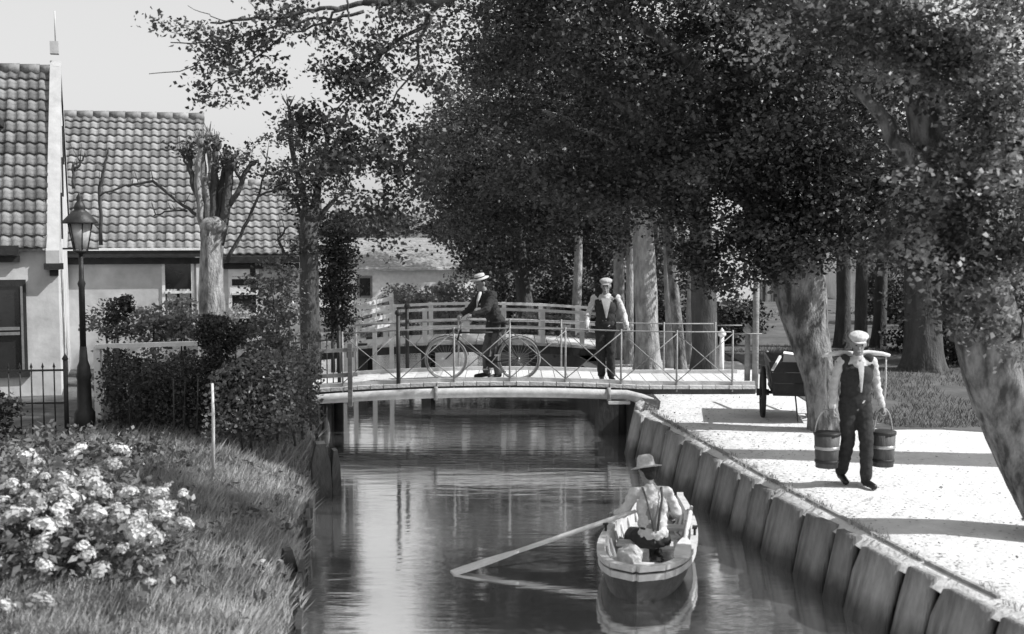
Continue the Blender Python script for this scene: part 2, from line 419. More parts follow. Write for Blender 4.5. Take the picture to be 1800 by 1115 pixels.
n.links.new(fr.outputs[0], mpr.inputs[0]); n.links.new(mpr.outputs[0], mx.inputs[0]); n.links.new(df.outputs[0], mx.inputs[1]); n.links.new(gl.outputs[0], mx.inputs[2]); n.links.new(mx.outputs[0], out.inputs[0])
sheet('water', [[(xl(y) - .4, y, WATER), (xr(y) + .3, y, WATER)] for y in ys], mw, smooth=False)

# ------------------------------------------------------------------ quay wall: sheet planks, each a piece
qw = thing('quay_wall', 'timber quay wall of tall leaning planks along the right side of the canal', 'quay wall', (xr(12), 12, WATER))
def plank_mesh(w, h, lean, dep, seed):
    g = random.Random(seed); N = 6; vs = []; fs = []
    for row in range(5):
        z = -.45 + (h + .45) * row / 4; off = lean * (1 - row / 4)
        for k in range(N + 1):
            u = -1 + 2 * k / N; bul = dep * (1 - u * u) 
            top = 0 if row < 4 else -.17 * max(0, abs(u) - .6) / .4 * (g.uniform(.5, 1.3) if u < 0 else .1)
            vs.append((u * w / 2, -off - bul, z + top))        # local: x along the wall, -y towards the water
    n1 = len(vs)
    for i in range(n1): p = vs[i]; vs.append((p[0], p[1] + .07, p[2]))
    for r_ in range(4):
        for k in range(N):
            a = r_ * (N + 1) + k; fs.append((a, a + 1, a + N + 2, a + N + 1))
            b = n1 + a; fs.append((b, b + N + 1, b + N + 2, b + 1))
        a = r_ * (N + 1); fs.append((a, a + N + 1, n1 + a + N + 1, n1 + a)); a = a + N; fs.append((a, n1 + a, n1 + a + N + 1, a + N + 1))
    for k in range(N): a = 4 * (N + 1) + k; fs.append((a, a + 1, n1 + a + 1, n1 + a))
    me = bpy.data.meshes.new('plank'); me.from_pydata(vs, [], fs); me.polygons.foreach_set('use_smooth', [True] * len(fs)); me.update()
    me.materials.append(M_plank); return me
pm = {}
y = 5.0
k = 0
while y < 19.2:
    w = R.choice((.5, .72, .8, .85)) + R.uniform(-.04, .04)
    key = (round(w * 20), k % 2)
    if key not in pm: pm[key] = plank_mesh(w - .085, .66, .24, .065, k)
    yc = y + w / 2; ang = math.atan2(1, (xr(yc + .5) - xr(yc - .5)))
    o = link('plank', pm[key], None, qw); o.location = (xr(yc) - qw.location.x + R.uniform(-.015, .015), yc - 12, R.uniform(-.02, .02))
    o.rotation_euler = (R.uniform(-.02, .02), R.uniform(-.015, .015), ang + math.pi + R.uniform(-.05, .05)); o.rotation_euler[2] = ang - math.pi * 0 
    o.rotation_euler[2] = math.atan2(xr(yc - .5) - xr(yc + .5), 1) + math.pi / 2 + math.pi
    y += w; k += 1
# dark sheet behind the planks, shade of the gaps put into its colour, and the thin board along the top
mb = MB()
yy = [5 + .5 * i for i in range(30)]
for a, b in zip(yy, yy[1:]):
    mb.add([(xr(a) + .1 - qw.location.x, a - 12, -.3), (xr(b) + .1 - qw.location.x, b - 12, -.3), (xr(b) + .1 - qw.location.x, b - 12, .52), (xr(a) + .1 - qw.location.x, a - 12, .52)], [(0, 3, 2, 1)])
mb.build('gap_shade_sheet', M_wetwood, qw)
for a, b in ((9.2, 10.2), (10.25, 12.6), (12.7, 13.7), (13.75, 16.0), (16.05, 18.6)):
    MB().bar((xr(a) + .17 - qw.location.x, a - 12, .662), (xr(b) + .17 - qw.location.x, b - 12, .665), .035, .03).build('kerb_board', M_oldwood, qw)
# wall under and beyond the bridge
mb = MB(); yy = [18.9, 19.8, 21, 22.5, 24, 27, 30, 35, 40, 50, 60, 80]
ab = thing('canal_wall', 'low dark timber canal wall under and beyond the footbridge on the right', 'wall', (2, 22, WATER))
for a, b in zip(yy, yy[1:]):
    mb.add([(xr(a) - 2, a - 22, -.3), (xr(b) - 2, b - 22, -.3), (xr(b) - 2 + .1, b - 22, .66), (xr(a) - 2 + .1, a - 22, .66), (xr(b) + .35 - 2, b - 22, .66), (xr(a) + .35 - 2, a - 22, .66)], [(0, 3, 2, 1), (3, 5, 4, 2)])
mb.build('facing', M_wetwood, ab)
# left revetment: short boards, uneven
rv = thing('bank_revetment', 'rotten low boards and stakes holding the left grass bank at the water', 'revetment', (xl(14), 14, WATER))
y = 7.0
bm_ = {}
while y < 24:
    w = R.uniform(.3, .6); h = R.uniform(.10, .3)
    key = (round(w, 1), round(h, 1))
    if key not in bm_:
        me = MB().box((0, 0, key[1] / 2 - .2), (key[0] - .015, .045, key[1] + .4)).mesh('board'); me.materials.append(M_wetwood); bm_[key] = me
    o = link('board', bm_[key], None, rv); yc = y + w / 2
    o.location = (xl(yc) + .03 - rv.location.x, yc - 14, 0); o.rotation_euler = (R.uniform(-.12, .12), R.uniform(-.04, .04), math.atan2(1, xl(yc + .5) - xl(yc - .5)) + R.uniform(-.06, .06))
    y += w
def slab(p0, p1, w, th, m, name, label, cat, lean=(0, 0)):
    """thick old plank between two points"""
    a, b = Vector(p0), Vector(p1); base = a if a.z < b.z else b
    o = MB()
    a2, b2 = a - base, b - base
    ax = (b2 - a2); pts = [a2 + ax * t for t in (0, .2, .5, .8, 1)]
    x = Vector((w[0], w[1], 0)); yv = ax.normalized().cross(x).normalized() * th
    wid = [.55, .95, 1, .9, .45]
    vs = []; fs = []
    for p, s_ in zip(pts, wid):
        for q in (-1, 1):
            for r_ in (-1, 1): vs.append(p + x * q * s_ * .5 + yv * r_ * .5)
    for i in range(4):
        for q0, q1 in ((0, 1), (1, 3), (3, 2), (2, 0)): fs.append((i * 4 + q0, i * 4 + q1, i * 4 + 4 + q1, i * 4 + 4 + q0))
    fs += [(0, 2, 3, 1), (16, 17, 19, 18)]
    ob = o.add(vs, fs).build(name, m); ob.location = base
    return tag(ob, label, cat)
slab(G(567, 868, WATER) + Vector((0, 0, -.5)), D(563, 778, 15.3), (.24, .10), .07, M_wetwood, 'mooring_board', 'dark rotten upright board at the water beside the sunlit grass edge', 'board')
slab(G(592, 860, WATER) + Vector((0, 0, -.5)), D(588, 790, 15.4), (.1, .1), .06, M_wetwood, 'mooring_post', 'thin dark post standing in the water just right of the rotten board', 'post')
slab(G(513, 1032, WATER) + Vector((0, 0, -.5)), D(505, 965, 11.4), (.15, .1), .06, M_wetwood, 'mooring_board', 'dark leaning board at the water edge in the lower left foreground', 'board')
slab(G(490, 1050, WATER) + Vector((0, 0, -.5)), D(493, 985, 11.2), (.05, .06), .05, M_oldwood, 'mooring_post', 'pale split stake beside the leaning board in the lower left foreground', 'post')

# ------------------------------------------------------------------ grass
def grass_patch(n, yr_, tr, hgt, name, z0=None, dens=None):
    ys_ = rng.uniform(yr_[0], yr_[1], n); t = rng.uniform(tr[0], tr[1], n)
    X = np.interp(ys_, [a for a, b in XL], [b for a, b in XL]) - t
    pr = np.array([(0, -.58), (.1, -.48), (.45, -.26), (1.0, -.1), (1.6, -.01), (3, 0), (99, 0)])
    Z = np.interp(t, pr[:, 0], pr[:, 1]) + np.array([.05 * noise.noise(Vector((a * 1.3, b * 1.3, 0))) for a, b in zip(t.tolist(), ys_.tolist())]) * np.minimum(1, t * 2)
    cl = np.array([noise.noise(Vector((a * 1.8, b * 1.8, 4))) for a, b in zip(X.tolist(), ys_.tolist())])
    h = hgt * (1 + .9 * cl) * rng.uniform(.5, 1.3, n); h = np.maximum(h, .03)
    az = rng.uniform(0, 2 * np.pi, n); ln = rng.uniform(.2, .9, n) * h
    lean = np.stack([np.cos(az) * ln * 1.3 + .06 * h, np.sin(az) * ln * 1.3, h], 1)
    P = np.stack([X, ys_, Z - .01], 1); w = rng.uniform(.004, .011, n)
    side = np.stack([-np.sin(az + 1), np.cos(az + 1), 0 * az], 1) * w[:, None]
    V = np.stack([P - side, P + side, P + lean * .55 + side * .8, P + lean], 1).reshape(-1, 3)
    return V
V = np.concatenate([grass_patch(52000, (8, 15.5), (.0, 3.4), .13, 'g'), grass_patch(16000, (15, 22), (.0, 3.2), .16, 'g'), grass_patch(14000, (8, 16), (3.4, 6.5), .12, 'g')])
tag(link('grass', mesh_np('grass', V, quads(len(V) // 4)), M_grass), 'rough sunlit grass on the left canal bank', 'grass', kind='stuff')
wp = []
for k in range(150):
    y_ = R.uniform(8.5, 15.5); t_ = R.uniform(.15, 3.2); m_ = R.choice((8, 12, 18)); c_ = np.array([xl(y_) - t_, y_, bankz(t_, y_) + .07]); wp.append(c_ + rng.normal(size=(m_, 3)) * np.array([.07, .07, .035]))
wp = np.concatenate(wp); tag(link('broad_leaved_weeds', mesh_np('broad_leaved_weeds', leaf_quads(wp, .085, droop=-.1, flat=.3, width=.3), quads(len(wp))), M_leafb), 'broad leaved weeds scattered in the grass of the left bank', 'weeds', kind='stuff')

n_ = 30000; gx = rng.uniform(4.9, 14, n_); gy = 17.0 + rng.uniform(0, 1, n_) ** 1.5 * 12
kp = np.array([noise.noise(Vector((a * .7, b * .7, 9))) for a, b in zip(gx.tolist(), gy.tolist())]) > -.12; kp &= gy > 17.15 + np.maximum(0, 5.4 - gx) * 3; gx, gy = gx[kp], gy[kp]; m_ = len(gx)
az = rng.uniform(0, 6.28, m_); h_ = rng.uniform(.03, .10, m_); p_ = np.stack([gx, gy, np.full(m_, .005)], 1); sd_ = np.stack([np.cos(az), np.sin(az), 0 * az], 1) * .008; up_ = np.stack([np.sin(az * 3) * h_ * .6, np.cos(az * 3) * h_ * .6, h_], 1)
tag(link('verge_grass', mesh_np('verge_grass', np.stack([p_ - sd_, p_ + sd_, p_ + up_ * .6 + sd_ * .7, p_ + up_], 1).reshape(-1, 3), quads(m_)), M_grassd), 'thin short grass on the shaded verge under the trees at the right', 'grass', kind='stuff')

# ------------------------------------------------------------------ houses
HA = math.radians(13)
U = Vector((math.cos(HA), math.sin(HA), 0)); Vv = Vector((-math.sin(HA), math.cos(HA), 0))
def pantile(w, l):
    N = 8; vs = []; fs = []
    for j in range(2):
        for k in range(N + 1):
            u = k / N; z = .018 * math.sin(u * 2 * math.pi + .4) + .016 * (1 - j) 
            vs.append((u * w * 1.04 - w / 2, j * l * 1.12 - l / 2, z + .03 * (1 - j)))
    for k in range(N): fs.append((k, k + 1, N + 2 + k, N + 1 + k))
    b = len(vs)
    for k in range(N + 1): p = vs[k]; vs.append((p[0], p[1], p[2] - .03))
    for k in range(N): fs.append((k, b + k, b + k + 1, k + 1))
    me = bpy.data.meshes.new('tile'); me.from_pydata(vs, [], fs); me.polygons.foreach_set('use_smooth', [True] * (N) + [False] * N); me.update(); return me
def house(name, label, right, w, dep, eave, ridge, plaster, tilem, tw=.215, tl=.27, over=.12, x0=0.0, ang_=None):
    """right = foot of the facade's right corner; the facade runs left from it along -U"""
    h = thing(name, label, 'house', right, HA if ang_ is None else ang_)
    hd = dep / 2; rise = ridge - eave
    wl = MB()
    vs = [(-w, 0, -.2), (0, 0, -.2), (0, dep, -.2), (-w, dep, -.2), (-w, 0, eave), (0, 0, eave), (0, dep, eave), (-w, dep, eave), (-w, hd, ridge - .06), (0, hd, ridge - .06)]
    wl.add(vs, [(0, 1, 5, 4), (1, 2, 6, 9, 5), (2, 3, 7, 6), (3, 0, 4, 8, 7)]).build('wall', plaster, h)
    rf = MB(); e = .1; o = over; sl_ = rise / hd
    rf.add([(-w - e, -o, eave - o * sl_ + .02), (e * 0, -o, eave - o * sl_ + .02), (0, hd, ridge + .02), (-w - e, hd, ridge + .02), (-w - e, dep + o, eave - o * sl_ + .02), (0, dep + o, eave - o * sl_ + .02)],
           [(0, 1, 2, 3), (3, 2, 5, 4)])
    roof = rf.build('roof', tilem, h)
    L = math.hypot(hd + o, rise + o * sl_); nr = int(L / tl); tl2 = L / nr; nc = int(w / tw); ang = math.atan2(rise, hd)
    me = pantile(tw, tl2); me.materials.append(tilem); cnt = 0; extra = []
    cells = [(c, r_) for c in range(nc) for r_ in range(nr)]
    for c, r_ in cells:
        d = (r_ + .5) * tl2
        loc = Vector((-x0 - tw * (c + .5), -o + d * math.cos(ang), eave - o * sl_ + d * math.sin(ang) + .05))
        rot = (ang + R.uniform(-.02, .02), R.uniform(-.03, .03), R.uniform(-.015, .015))
        if cnt < 298:
            link('tile', me, None, roof, loc, rot); cnt += 1
        else: extra.append((loc, rot))
    if extra:
        mb = MB(); vs = [v.co.copy() for v in me.vertices]; fs = [tuple(p.vertices) for p in me.polygons]
        for loc, rot in extra:
            m = Matrix.Translation(loc) @ Matrix.Rotation(rot[0], 4, 'X'); mb.add(vs, fs, False, m)
        tag(mb.build('tiles', tilem, roof), kind='stuff')
    # ridge tiles
    rt = MB().tube([(-.17, 0, 0), (.17, 0, 0)], [.10, .115], 10, caps=True).mesh('ridge_tile'); rt.materials.append(tilem)
    x = -.17
    while x > -w: link('ridge_tile', rt, None, roof, (x, hd, ridge + .05), (0, 0, 0)); x -= .34
    return h
def on_facade(h, px, py):                     # facade coordinates (local x, z) seen at a photo pixel
    o = h.location; d = ray(px, py); q = h.rotation_euler[2]; nrm = Vector((math.sin(q), -math.cos(q), 0)); U = Vector((math.cos(q), math.sin(q), 0))
    c = Vector((0, 0, CAM_Z)); t = (o - c).dot(nrm) / d.dot(nrm); p = c + d * t - o
    return p.dot(U), p.z
def window(h, x0, y0, x1, y1, fm, bars, name='window', curtain=None, fw=.07, proud=.03):
    """x,y = photo pixels of two corners; bars = fractions (horizontal list, vertical list)"""
    a, zt = on_facade(h, x0, y0); b, zb = on_facade(h, x1, y1)
    f = MB(); d = .10; yc = -proud + d / 2
    f.box(((a + b) / 2, yc, zt - fw / 2), (b - a, d, fw)); f.box(((a + b) / 2, yc - .02, zb + fw / 2), (b - a + .06, d + .04, fw))
    f.box((a + fw / 2, yc, (zt + zb) / 2), (fw, d - .004, zt - zb - 2 * fw)); f.box((b - fw / 2, yc, (zt + zb) / 2), (fw, d - .004, zt - zb - 2 * fw))
    w = f.build(name, fm, h)
    MB().box(((a + b) / 2, .012, (zt + zb) / 2), (b - a - 2 * fw, .03, zt - zb - 2 * fw)).build('pane', M_glass, w)
    hz, vt = bars
    for t in hz: MB().box(((a + b) / 2, -.03, zb + (zt - zb) * t), (b - a - 2 * fw, .05, .05)).build('sash_bar', fm if fm != M_darkwood else M_greyframe, w)
    for t in vt: MB().box((a + (b - a) * t, -.028, (zt + zb) / 2), (.035, .045, zt - zb - 2 * fw)).build('sash_bar', fm if fm != M_darkwood else M_greyframe, w)
    if curtain:
        for (u0, u1, t0, t1) in curtain:
            W_ = b - a - 2 * fw; H_ = zt - zb - 2 * fw; n_ = 12; vs = []; fs = []
            for k in range(n_ + 1):
                u = u0 + (u1 - u0) * k / n_
                for t in (t0, t1): vs.append((a + fw + W_ * (u if t == t1 else (u0 + (u - u0) * .8)), -.012 - .008 * math.sin(k * 1.7), zb + fw + H_ * t))
            for k in range(n_): fs.append((2 * k, 2 * k + 2, 2 * k + 3, 2 * k + 1))
            MB().add(vs, fs, True).build('curtain', M_curtain, w)
    return w
# house A: large plastered house at the left edge
pA = D(108, 690, 20.6); pA.z = 0
eA = D(80, 430, 20.6).z; 
hA = house('plastered_house', 'large pale plastered house cut by the left picture edge, steep tiled roof', pA, 6.0, 5.0, 2.55, 5.62, M_plaster, M_tile, tw=.175, tl=.25, x0=.17, ang_=math.radians(17.5))
# raised gable wall with white coping
gp = MB(); t = .18
gp.add([(-t, -.14, 2.42), (.03, -.14, 2.42), (.03, 2.5, 5.85), (-t * .9, 2.5, 5.85), (-t, -.14, 2.1), (.03, -.14, 2.1), (.03, 2.5, 5.6), (-t * .9, 2.5, 5.6), (.03, 5.1, 2.45), (-t, 5.1, 2.45), (.03, 5.1, 2.2), (-t, 5.1, 2.2)],
       [(0, 1, 2, 3), (0, 4, 5, 1), (1, 5, 6, 2), (0, 3, 7, 4), (3, 2, 8, 9), (2, 6, 10, 8), (9, 8, 10, 11), (3, 9, 11, 7)]).build('gable_coping', M_plaster2, hA)
MB().box((-.08, 2.5, 6.08), (.15, .22, .22)).tube([(-.06, 2.5, 6.15), (-.06, 2.5, 6.75)], .012, 6).build('finial', M_plaster2, hA)
MB().box((-3.0 - .24, -.17, 2.43), (5.3, .14, .15)).build('gutter', M_darkwood, hA)
MB().box((-3.0 - .24, -.06, 2.28), (5.3, .1, .1)).build('fascia', M_darkwood, hA)
u_, z_ = on_facade(hA, 95, 468)
MB().box((u_, -.1, z_), (.3, .2, .1)).box((u_, -.03, z_ - .1), (.14, .05, .12)).build('corbel', M_darkwood, hA)
window(hA, -70, 493, 50, 662, M_darkwood, ([.45, .5], [.42, .93]), curtain=None, fw=.11)
for yy_, zz_, hh_ in ((1.0, 3.0, .8), (1.7, 3.7, .7), (2.3, 4.3, .7)):
    MB().box((.035, yy_, zz_), (.03, .07, hh_)).build('wall_anchor', M_iron, hA)
# dormer edge at the far left
MB().box((-1.15, 1.1, 4.6), (.5, 1.3, .12)).box((-1.3, 1.1, 4.2), (.1, 1.1, .7)).build('dormer', M_darkwood, hA)
# house B
pB = D(362, 620, 25.0); pB.z = 0
hB = house('cottage', 'pale cottage with a long light tiled roof behind the street lantern', pB, 4.0, 6.4, 2.42, 5.22, M_plaster, M_tileB, tw=.185, tl=.245)
MB().box((-2.0, -.17, 2.28), (4.0, .14, .13)).build('gutter', M_darkwood, hB)
MB().box((-2.0, -.05, 2.13), (4.0, .08, .12)).build('fascia', M_darkwood, hB)
MB().box((-2.0, -.25, 2.37), (4.0, .03, .05)).build('gutter_lip', M_white, hB)
ub, _ = on_facade(hB, 143, 180)
MB().lathe([(.1, 5.2), (.085, 5.62), (.12, 5.64), (.12, 5.7), (.07, 5.72), (.07, 5.78)], 12, Matrix.Translation((D(144, 190, 28).x - pB.x + .0, 3.1 + .2, 0)) ).build('chimney_pot', M_tile, hB)
window(hB, 284, 455, 343, 572, M_white, ([.5], []), curtain=[(0.05, .45, 0, .55), (.55, .95, 0, .55)], fw=.06)
MB().box((on_facade(hB, 350, 500)[0], -.03, 1.1), (.1, .06, 2.1)).build('corner_board', M_white, hB)
# house C lower annexe
pC = D(528, 620, 26.6); pC.z = 0
hC = house('annexe', 'low tiled annexe joined to the cottage, behind the pollarded lime', pC, 2.35, 4.4, 2.25, 3.75, M_plaster, M_tileB, tw=.185, tl=.24)
MB().box((-1.18, -.17, 2.12), (2.35, .14, .13)).build('gutter', M_darkwood, hC)
MB().box((-1.18, -.05, 1.98), (2.35, .08, .12)).build('fascia', M_darkwood, hC)
wC = window(hC, 401, 464, 457, 600, M_white, ([.35, .62, .82], []), fw=.07)
for t_ in (.2, .5, .74): 
    a_, zt_ = on_facade(hC, 401, 464); b_, zb_ = on_facade(hC, 457, 600)
    MB().box(((a_ + b_) / 2 - .08, -.03, zb_ + (zt_ - zb_) * (t_ + .16)), (.42, .03, .2)).build('blind_slat', M_white, wC)

# far pale house beyond the canal and the white building to the right
def far_house(name, label, px0, px1, Y, zw, zr, m, wins, rz=0.0):
    a, b = D(px0, 500, Y), D(px1, 500, Y); w = b.x - a.x
    h = thing(name, label, 'house', (a.x, Y, 0), rz)
    MB().add([(0, 0, -.1), (w, 0, -.1), (w, 6, -.1), (0, 6, -.1), (0, 0, zw), (w, 0, zw), (w, 6, zw), (0, 6, zw), (0, 3, zr), (w, 3, zr)], [(0, 1, 5, 4), (1, 2, 6, 9, 5), (2, 3, 7, 6), (3, 0, 4, 8, 7)]).build('wall', m, h)
    MB().add([(-.1, -.2, zw - .1), (w + .1, -.2, zw - .1), (w + .1, 3, zr + .1), (-.1, 3, zr + .1), (-.1, 6.2, zw - .1), (w + .1, 6.2, zw - .1)], [(0, 1, 2, 3), (3, 2, 5, 4)]).build('roof', M_tileB, h)
    for (x0, y0, x1, y1) in wins:
        p, q = D(x0, y0, Y) - h.location, D(x1, y1, Y) - h.location
        f = MB().box(((p.x + q.x) / 2, -.04, (p.z + q.z) / 2), (q.x - p.x, .1, p.z - q.z)).build('window', M_greyframe, h)
        MB().box(((p.x + q.x) / 2, -.095, (p.z + q.z) / 2), (q.x - p.x - .16, .02, p.z - q.z - .16)).build('pane', M_glass, f)
    return h
far_house('far_house', 'pale low house seen beyond the white railings in the gap between trees', 560, 850, 44, 1.35, 2.3, M_white, [(628, 486, 655, 525)], .3)
far_house('far_house', 'white house half hidden behind the tree trunks right of the footbridge', 1210, 1420, 46, 2.6, 4.6, M_white, [(1342, 492, 1353, 560), (1362, 492, 1376, 585)], .15)
far_house('far_house', 'white building glimpsed between thin trunks behind the water carrier', 1470, 1600, 48, 2.4, 4.4, M_plaster2, [(1530, 470, 1545, 540)])

# ------------------------------------------------------------------ bridge A: arched footbridge with iron rail and a pipe
BY = 20.7
def deckz(x): return .21 - .12 * abs((x + .1) / 3.2) ** 2 if x < 2.2 else .21 - .12 * (2.3 / 3.2) ** 2
fb = thing('footbridge', 'arched footbridge with thin iron rail where the two men stand', 'bridge', (0, BY, 0))
xb0, xb1 = -3.5, 4.1; npl = 34; wpl = (xb1 - xb0) / npl
pl = MB().box((0, .9, 0), (wpl - .012, 1.9, .06)).mesh('plank'); pl.materials.append(M_deck)
for i in range(npl):
    x = xb0 + (i + .5) * wpl; sl_ = (deckz(x + .1) - deckz(x - .1)) / .2
    link('plank', pl, None, fb, (x, R.uniform(-.012, .012), deckz(x) - .03), (0, -math.atan(sl_), 0))
def arc(yo, zo, x0=xb0, x1=xb1, n=24): return [(x0 + (x1 - x0) * i / n, yo, deckz(x0 + (x1 - x0) * i / n) + zo) for i in range(n + 1)]
for yo in (.02, 1.75):
    mb = MB(); pts = arc(yo, -.12)
    for a, b in zip(pts, pts[1:]): mb.bar(a, b, .1, .16)
    mb.build('girder', M_wetwood, fb)
for yo in (.06, 1.72):
    pts = arc(yo, .03)
    mb = MB()
    for a, b in zip(pts, pts[1:]): mb.bar(a, b, .09, .06)
    mb.build('kerb', M_pipe, fb)
# water pipe along the near side with flanges, bending down into the quay
pp = []
for i in range(25):
    x = -3.25 + (1.65 + 3.25) * i / 24; pp.append((x, -.26, deckz(x) - .15))
pe = Vector(pp[-1])
tailp = [pe + Vector((.25, -.04, .0)), pe + Vector((.5, -.16, -.05)), pe + Vector((.72, -.35, -.12)), pe + Vector((.9, -.6, -.22))]
MB().tube([Vector((-3.4, -.26, -.2))] + pp + tailp, .082, 14).build('pipe', M_pipe, fb)
for x in (D(768, 690, BY).x, D(1068, 690, BY).x):
    z = deckz(x) - .15; MB().tube([(x - .03, -.26, z), (x + .03, -.26, z)], .115, 16).build('flange', M_oldwood, fb)
for x in (-1.9, -.1, 1.2):
    MB().bar((x, -.22, deckz(x) - .2), (x, .05, deckz(x) - .2), .04, .05).build('bracket', M_iron, fb)
# near and far rails
def rail(yo, mt, braced=True):
    step = D(998, 600, BY).x - D(900, 600, BY).x; xs = [D(602, 600, BY).x + step * i for i in range(8)]
    H = .9
    for i, x in enumerate(xs):
        z = deckz(x)
        r_ = .035 if i == 1 else .017
        mb = MB().tube([(x, yo, z - .26), (x, yo, z + H + (.28 if i == 1 else .03))], r_, 8)
        if i == 1: mb.lathe([(.0, .25), (.05, .27), (.055, .3), (.04, .34), (0, .36)], 10, Matrix.Translation((x, yo, z + H)))
        mb.lathe([(.0, -.02), (.035, -.01), (.035, .03), (0, .05)], 8, Matrix.Translation((x, yo, z - .1)))
        mb.build('stanchion', M_iron if i == 1 else mt, fb)
    mb = MB(); mb.tube([(x, yo, deckz(x) + H) for x in xs], .013, 6); mb.build('handrail', mt, fb)
    mb = MB(); mb.tube([(x, yo, deckz(x) + H - .03) for x in (xs[-1], xb1 + .1)] , .012, 6)
    mb.build('end_rail', mt, fb)
    for a, b in (zip(xs, xs[1:]) if braced else ()):
        m2 = (a + b) / 2
        MB().tube([(a, yo - .012, deckz(a) + .06), (b, yo - .012, deckz(b) + H - .03)], .0085, 5).build('brace', mt, fb)
        MB().tube([(a, yo + .012, deckz(a) + H - .03), (b, yo + .012, deckz(b) + .06)], .0085, 5).build('brace', mt, fb)
M_irong = mat('grey painted iron', .32, .2, 20, .5, .1)
rail(.0, M_irong); rail(1.78, M_irong, False)
# piles carrying it
for x, yo in ((-3.15, .1), (-3.15, 1.6), (1.85, .1), (1.85, 1.6)):
    MB().tube([(x, yo, -1.6), (x, yo, deckz(x) - .2)], .09, 10, .1).build('pile', M_wetwood, fb)
MB().box((1.62, .3, -.68), (.34, .9, 1.5)).build('abutment', M_wetwood, fb)
MB().box((1.78, -.3, -.1), (.36, .14, .05)).build('landing_board', M_white, fb)
MB().box((-3.45, .8, -.58), (.4, 1.8, .95)).build('abutment', M_wetwood, fb)

# bridge B: white wooden bridge behind
BY2 = 27.0
def dz2(x): return .30 - .30 * ((x + .8) / 4.4) ** 2
wb = thing('wooden_bridge', 'white railed wooden bridge a little way behind the iron railed footbridge', 'bridge', (0, BY2, 0))
x0b, x1b = -4.7, 2.6; n2 = 28; w2 = (x1b - x0b) / n2
pl2 = MB().box((0, 1.0, 0), (w2 - .015, 2.1, .07)).mesh('plank'); pl2.materials.append(M_deck)
for i in range(n2):
    x = x0b + (i + .5) * w2; s2 = (dz2(x + .1) - dz2(x - .1)) / .2
    link('plank', pl2, None, wb, (x, 0, dz2(x) - .035), (0, -math.atan(s2), 0))
def arcb(yo, zo, a=x0b, b=x1b, n=16): return [(a + (b - a) * i / n, yo, dz2(a + (b - a) * i / n) + zo) for i in range(n + 1)]
for yo in (.0, 1.95):
    mb = MB(); pts = arcb(yo, -.14)
    for a, b in zip(pts, pts[1:]): mb.bar(a, b, .1, .17)
    mb.build('girder', M_wetwood, wb)
for yo in (-.03, 2.0):
    for zo in (.34, .72):
        mb = MB(); pts = arcb(yo, zo)
        for a, b in zip(pts, pts[1:]): mb.bar(a, b, .05, .06)
        mb.build('rail', M_white, wb)
    for i in range(9):
        x = x0b + .2 + i * (x1b - x0b - .4) / 8
        MB().box((x, yo + .06, dz2(x) + .33), (.1, .08, .84)).build('post', M_white, wb)
for x in (-3.3, -1.9, .5):
    for yo in (.15, 1.8): MB().box((x, yo, -.7), (.2, .2, 1.9)).build('pile', M_wetwood, wb)
# left wing fence with four sloping boards
wf = thing('board_fence', 'white board fence sloping up to the left end of the white wooden bridge', 'fence', D(600, 600, 25.2) * 1)
wf.location.z = 0
A_ = Vector((0, 0, 0)); p1 = D(602, 546, 25.2) - wf.location; p2 = D(690, 524, 26.6) - wf.location
for k in range(4):
    dz_ = Vector((0, 0, -.17 * k))
    MB().bar(p1 + dz_, p2 + dz_ + Vector((0, 0, -.01 * k)), .04, .085).build('board', M_white, wf)
for t_ in (0.02, .24, .62, .97):
    q = p1.lerp(p2, t_); MB().box((q.x, q.y + .05, q.z / 2 - .2), (.09, .07, q.z + .6)).build('post', M_white, wf)

# ------------------------------------------------------------------ iron fences
def picket_fence(label, a, b, n, h, rails, every=5, dart=True):
    t = thing('iron_fence', label, 'fence', a); d = Vector(b) - Vector(a)
    pk = MB().tube([(0, 0, 0), (0, 0, h)], .010, 6).lathe([(.0, h - .01), (.02, h + .015), (.0, h + .08)], 6).mesh('picket'); pk.materials.append(M_iron)
    ps = MB().tube([(0, 0, -.1), (0, 0, h + .1)], .032, 8).lathe([(.02, h + .08), (.045, h + .12), (.0, h + .2)], 8).mesh('post'); ps.materials.append(M_iron)
    for i in range(n + 1):
        p = d * (i / n)
        if i % every == 0: link('post', ps, None, t, p)
        else: link('picket', pk, None, t, p + Vector((0, 0, 0)))
    for z in rails: MB().bar(Vector((0, 0, z)), d + Vector((0, 0, z)), .03, .025).build('rail', M_iron, t)
    return t
picket_fence('black iron picket fence in front of the plastered house at the left edge', G(118, 768) + Vector((0, 0, 0)), G(118, 768) + Vector((-2.6, -.35, 0)), 18, .93, (.46, .9), every=6)
picket_fence('short black iron fence where the footbridge meets the left bank', Vector((-3.75, 20.75, 0.0)), Vector((-2.95, 21.0, 0.05)), 8, .9, (.1, .85), every=8)
f3 = thing('rail_fence', 'low grey rail fence beside the hedge at the left foot of the footbridge', 'fence', D(520, 700, 19.2)); f3.location.z = 0
for z in (.45, .85): MB().bar((-.1, 0, z), (.9, .5, z), .04, .06).build('rail', M_oldwood, f3)
for x in (0, .8): MB().box((x, x * .5, .45), (.07, .07, 1.0)).build('post', M_oldwood, f3)

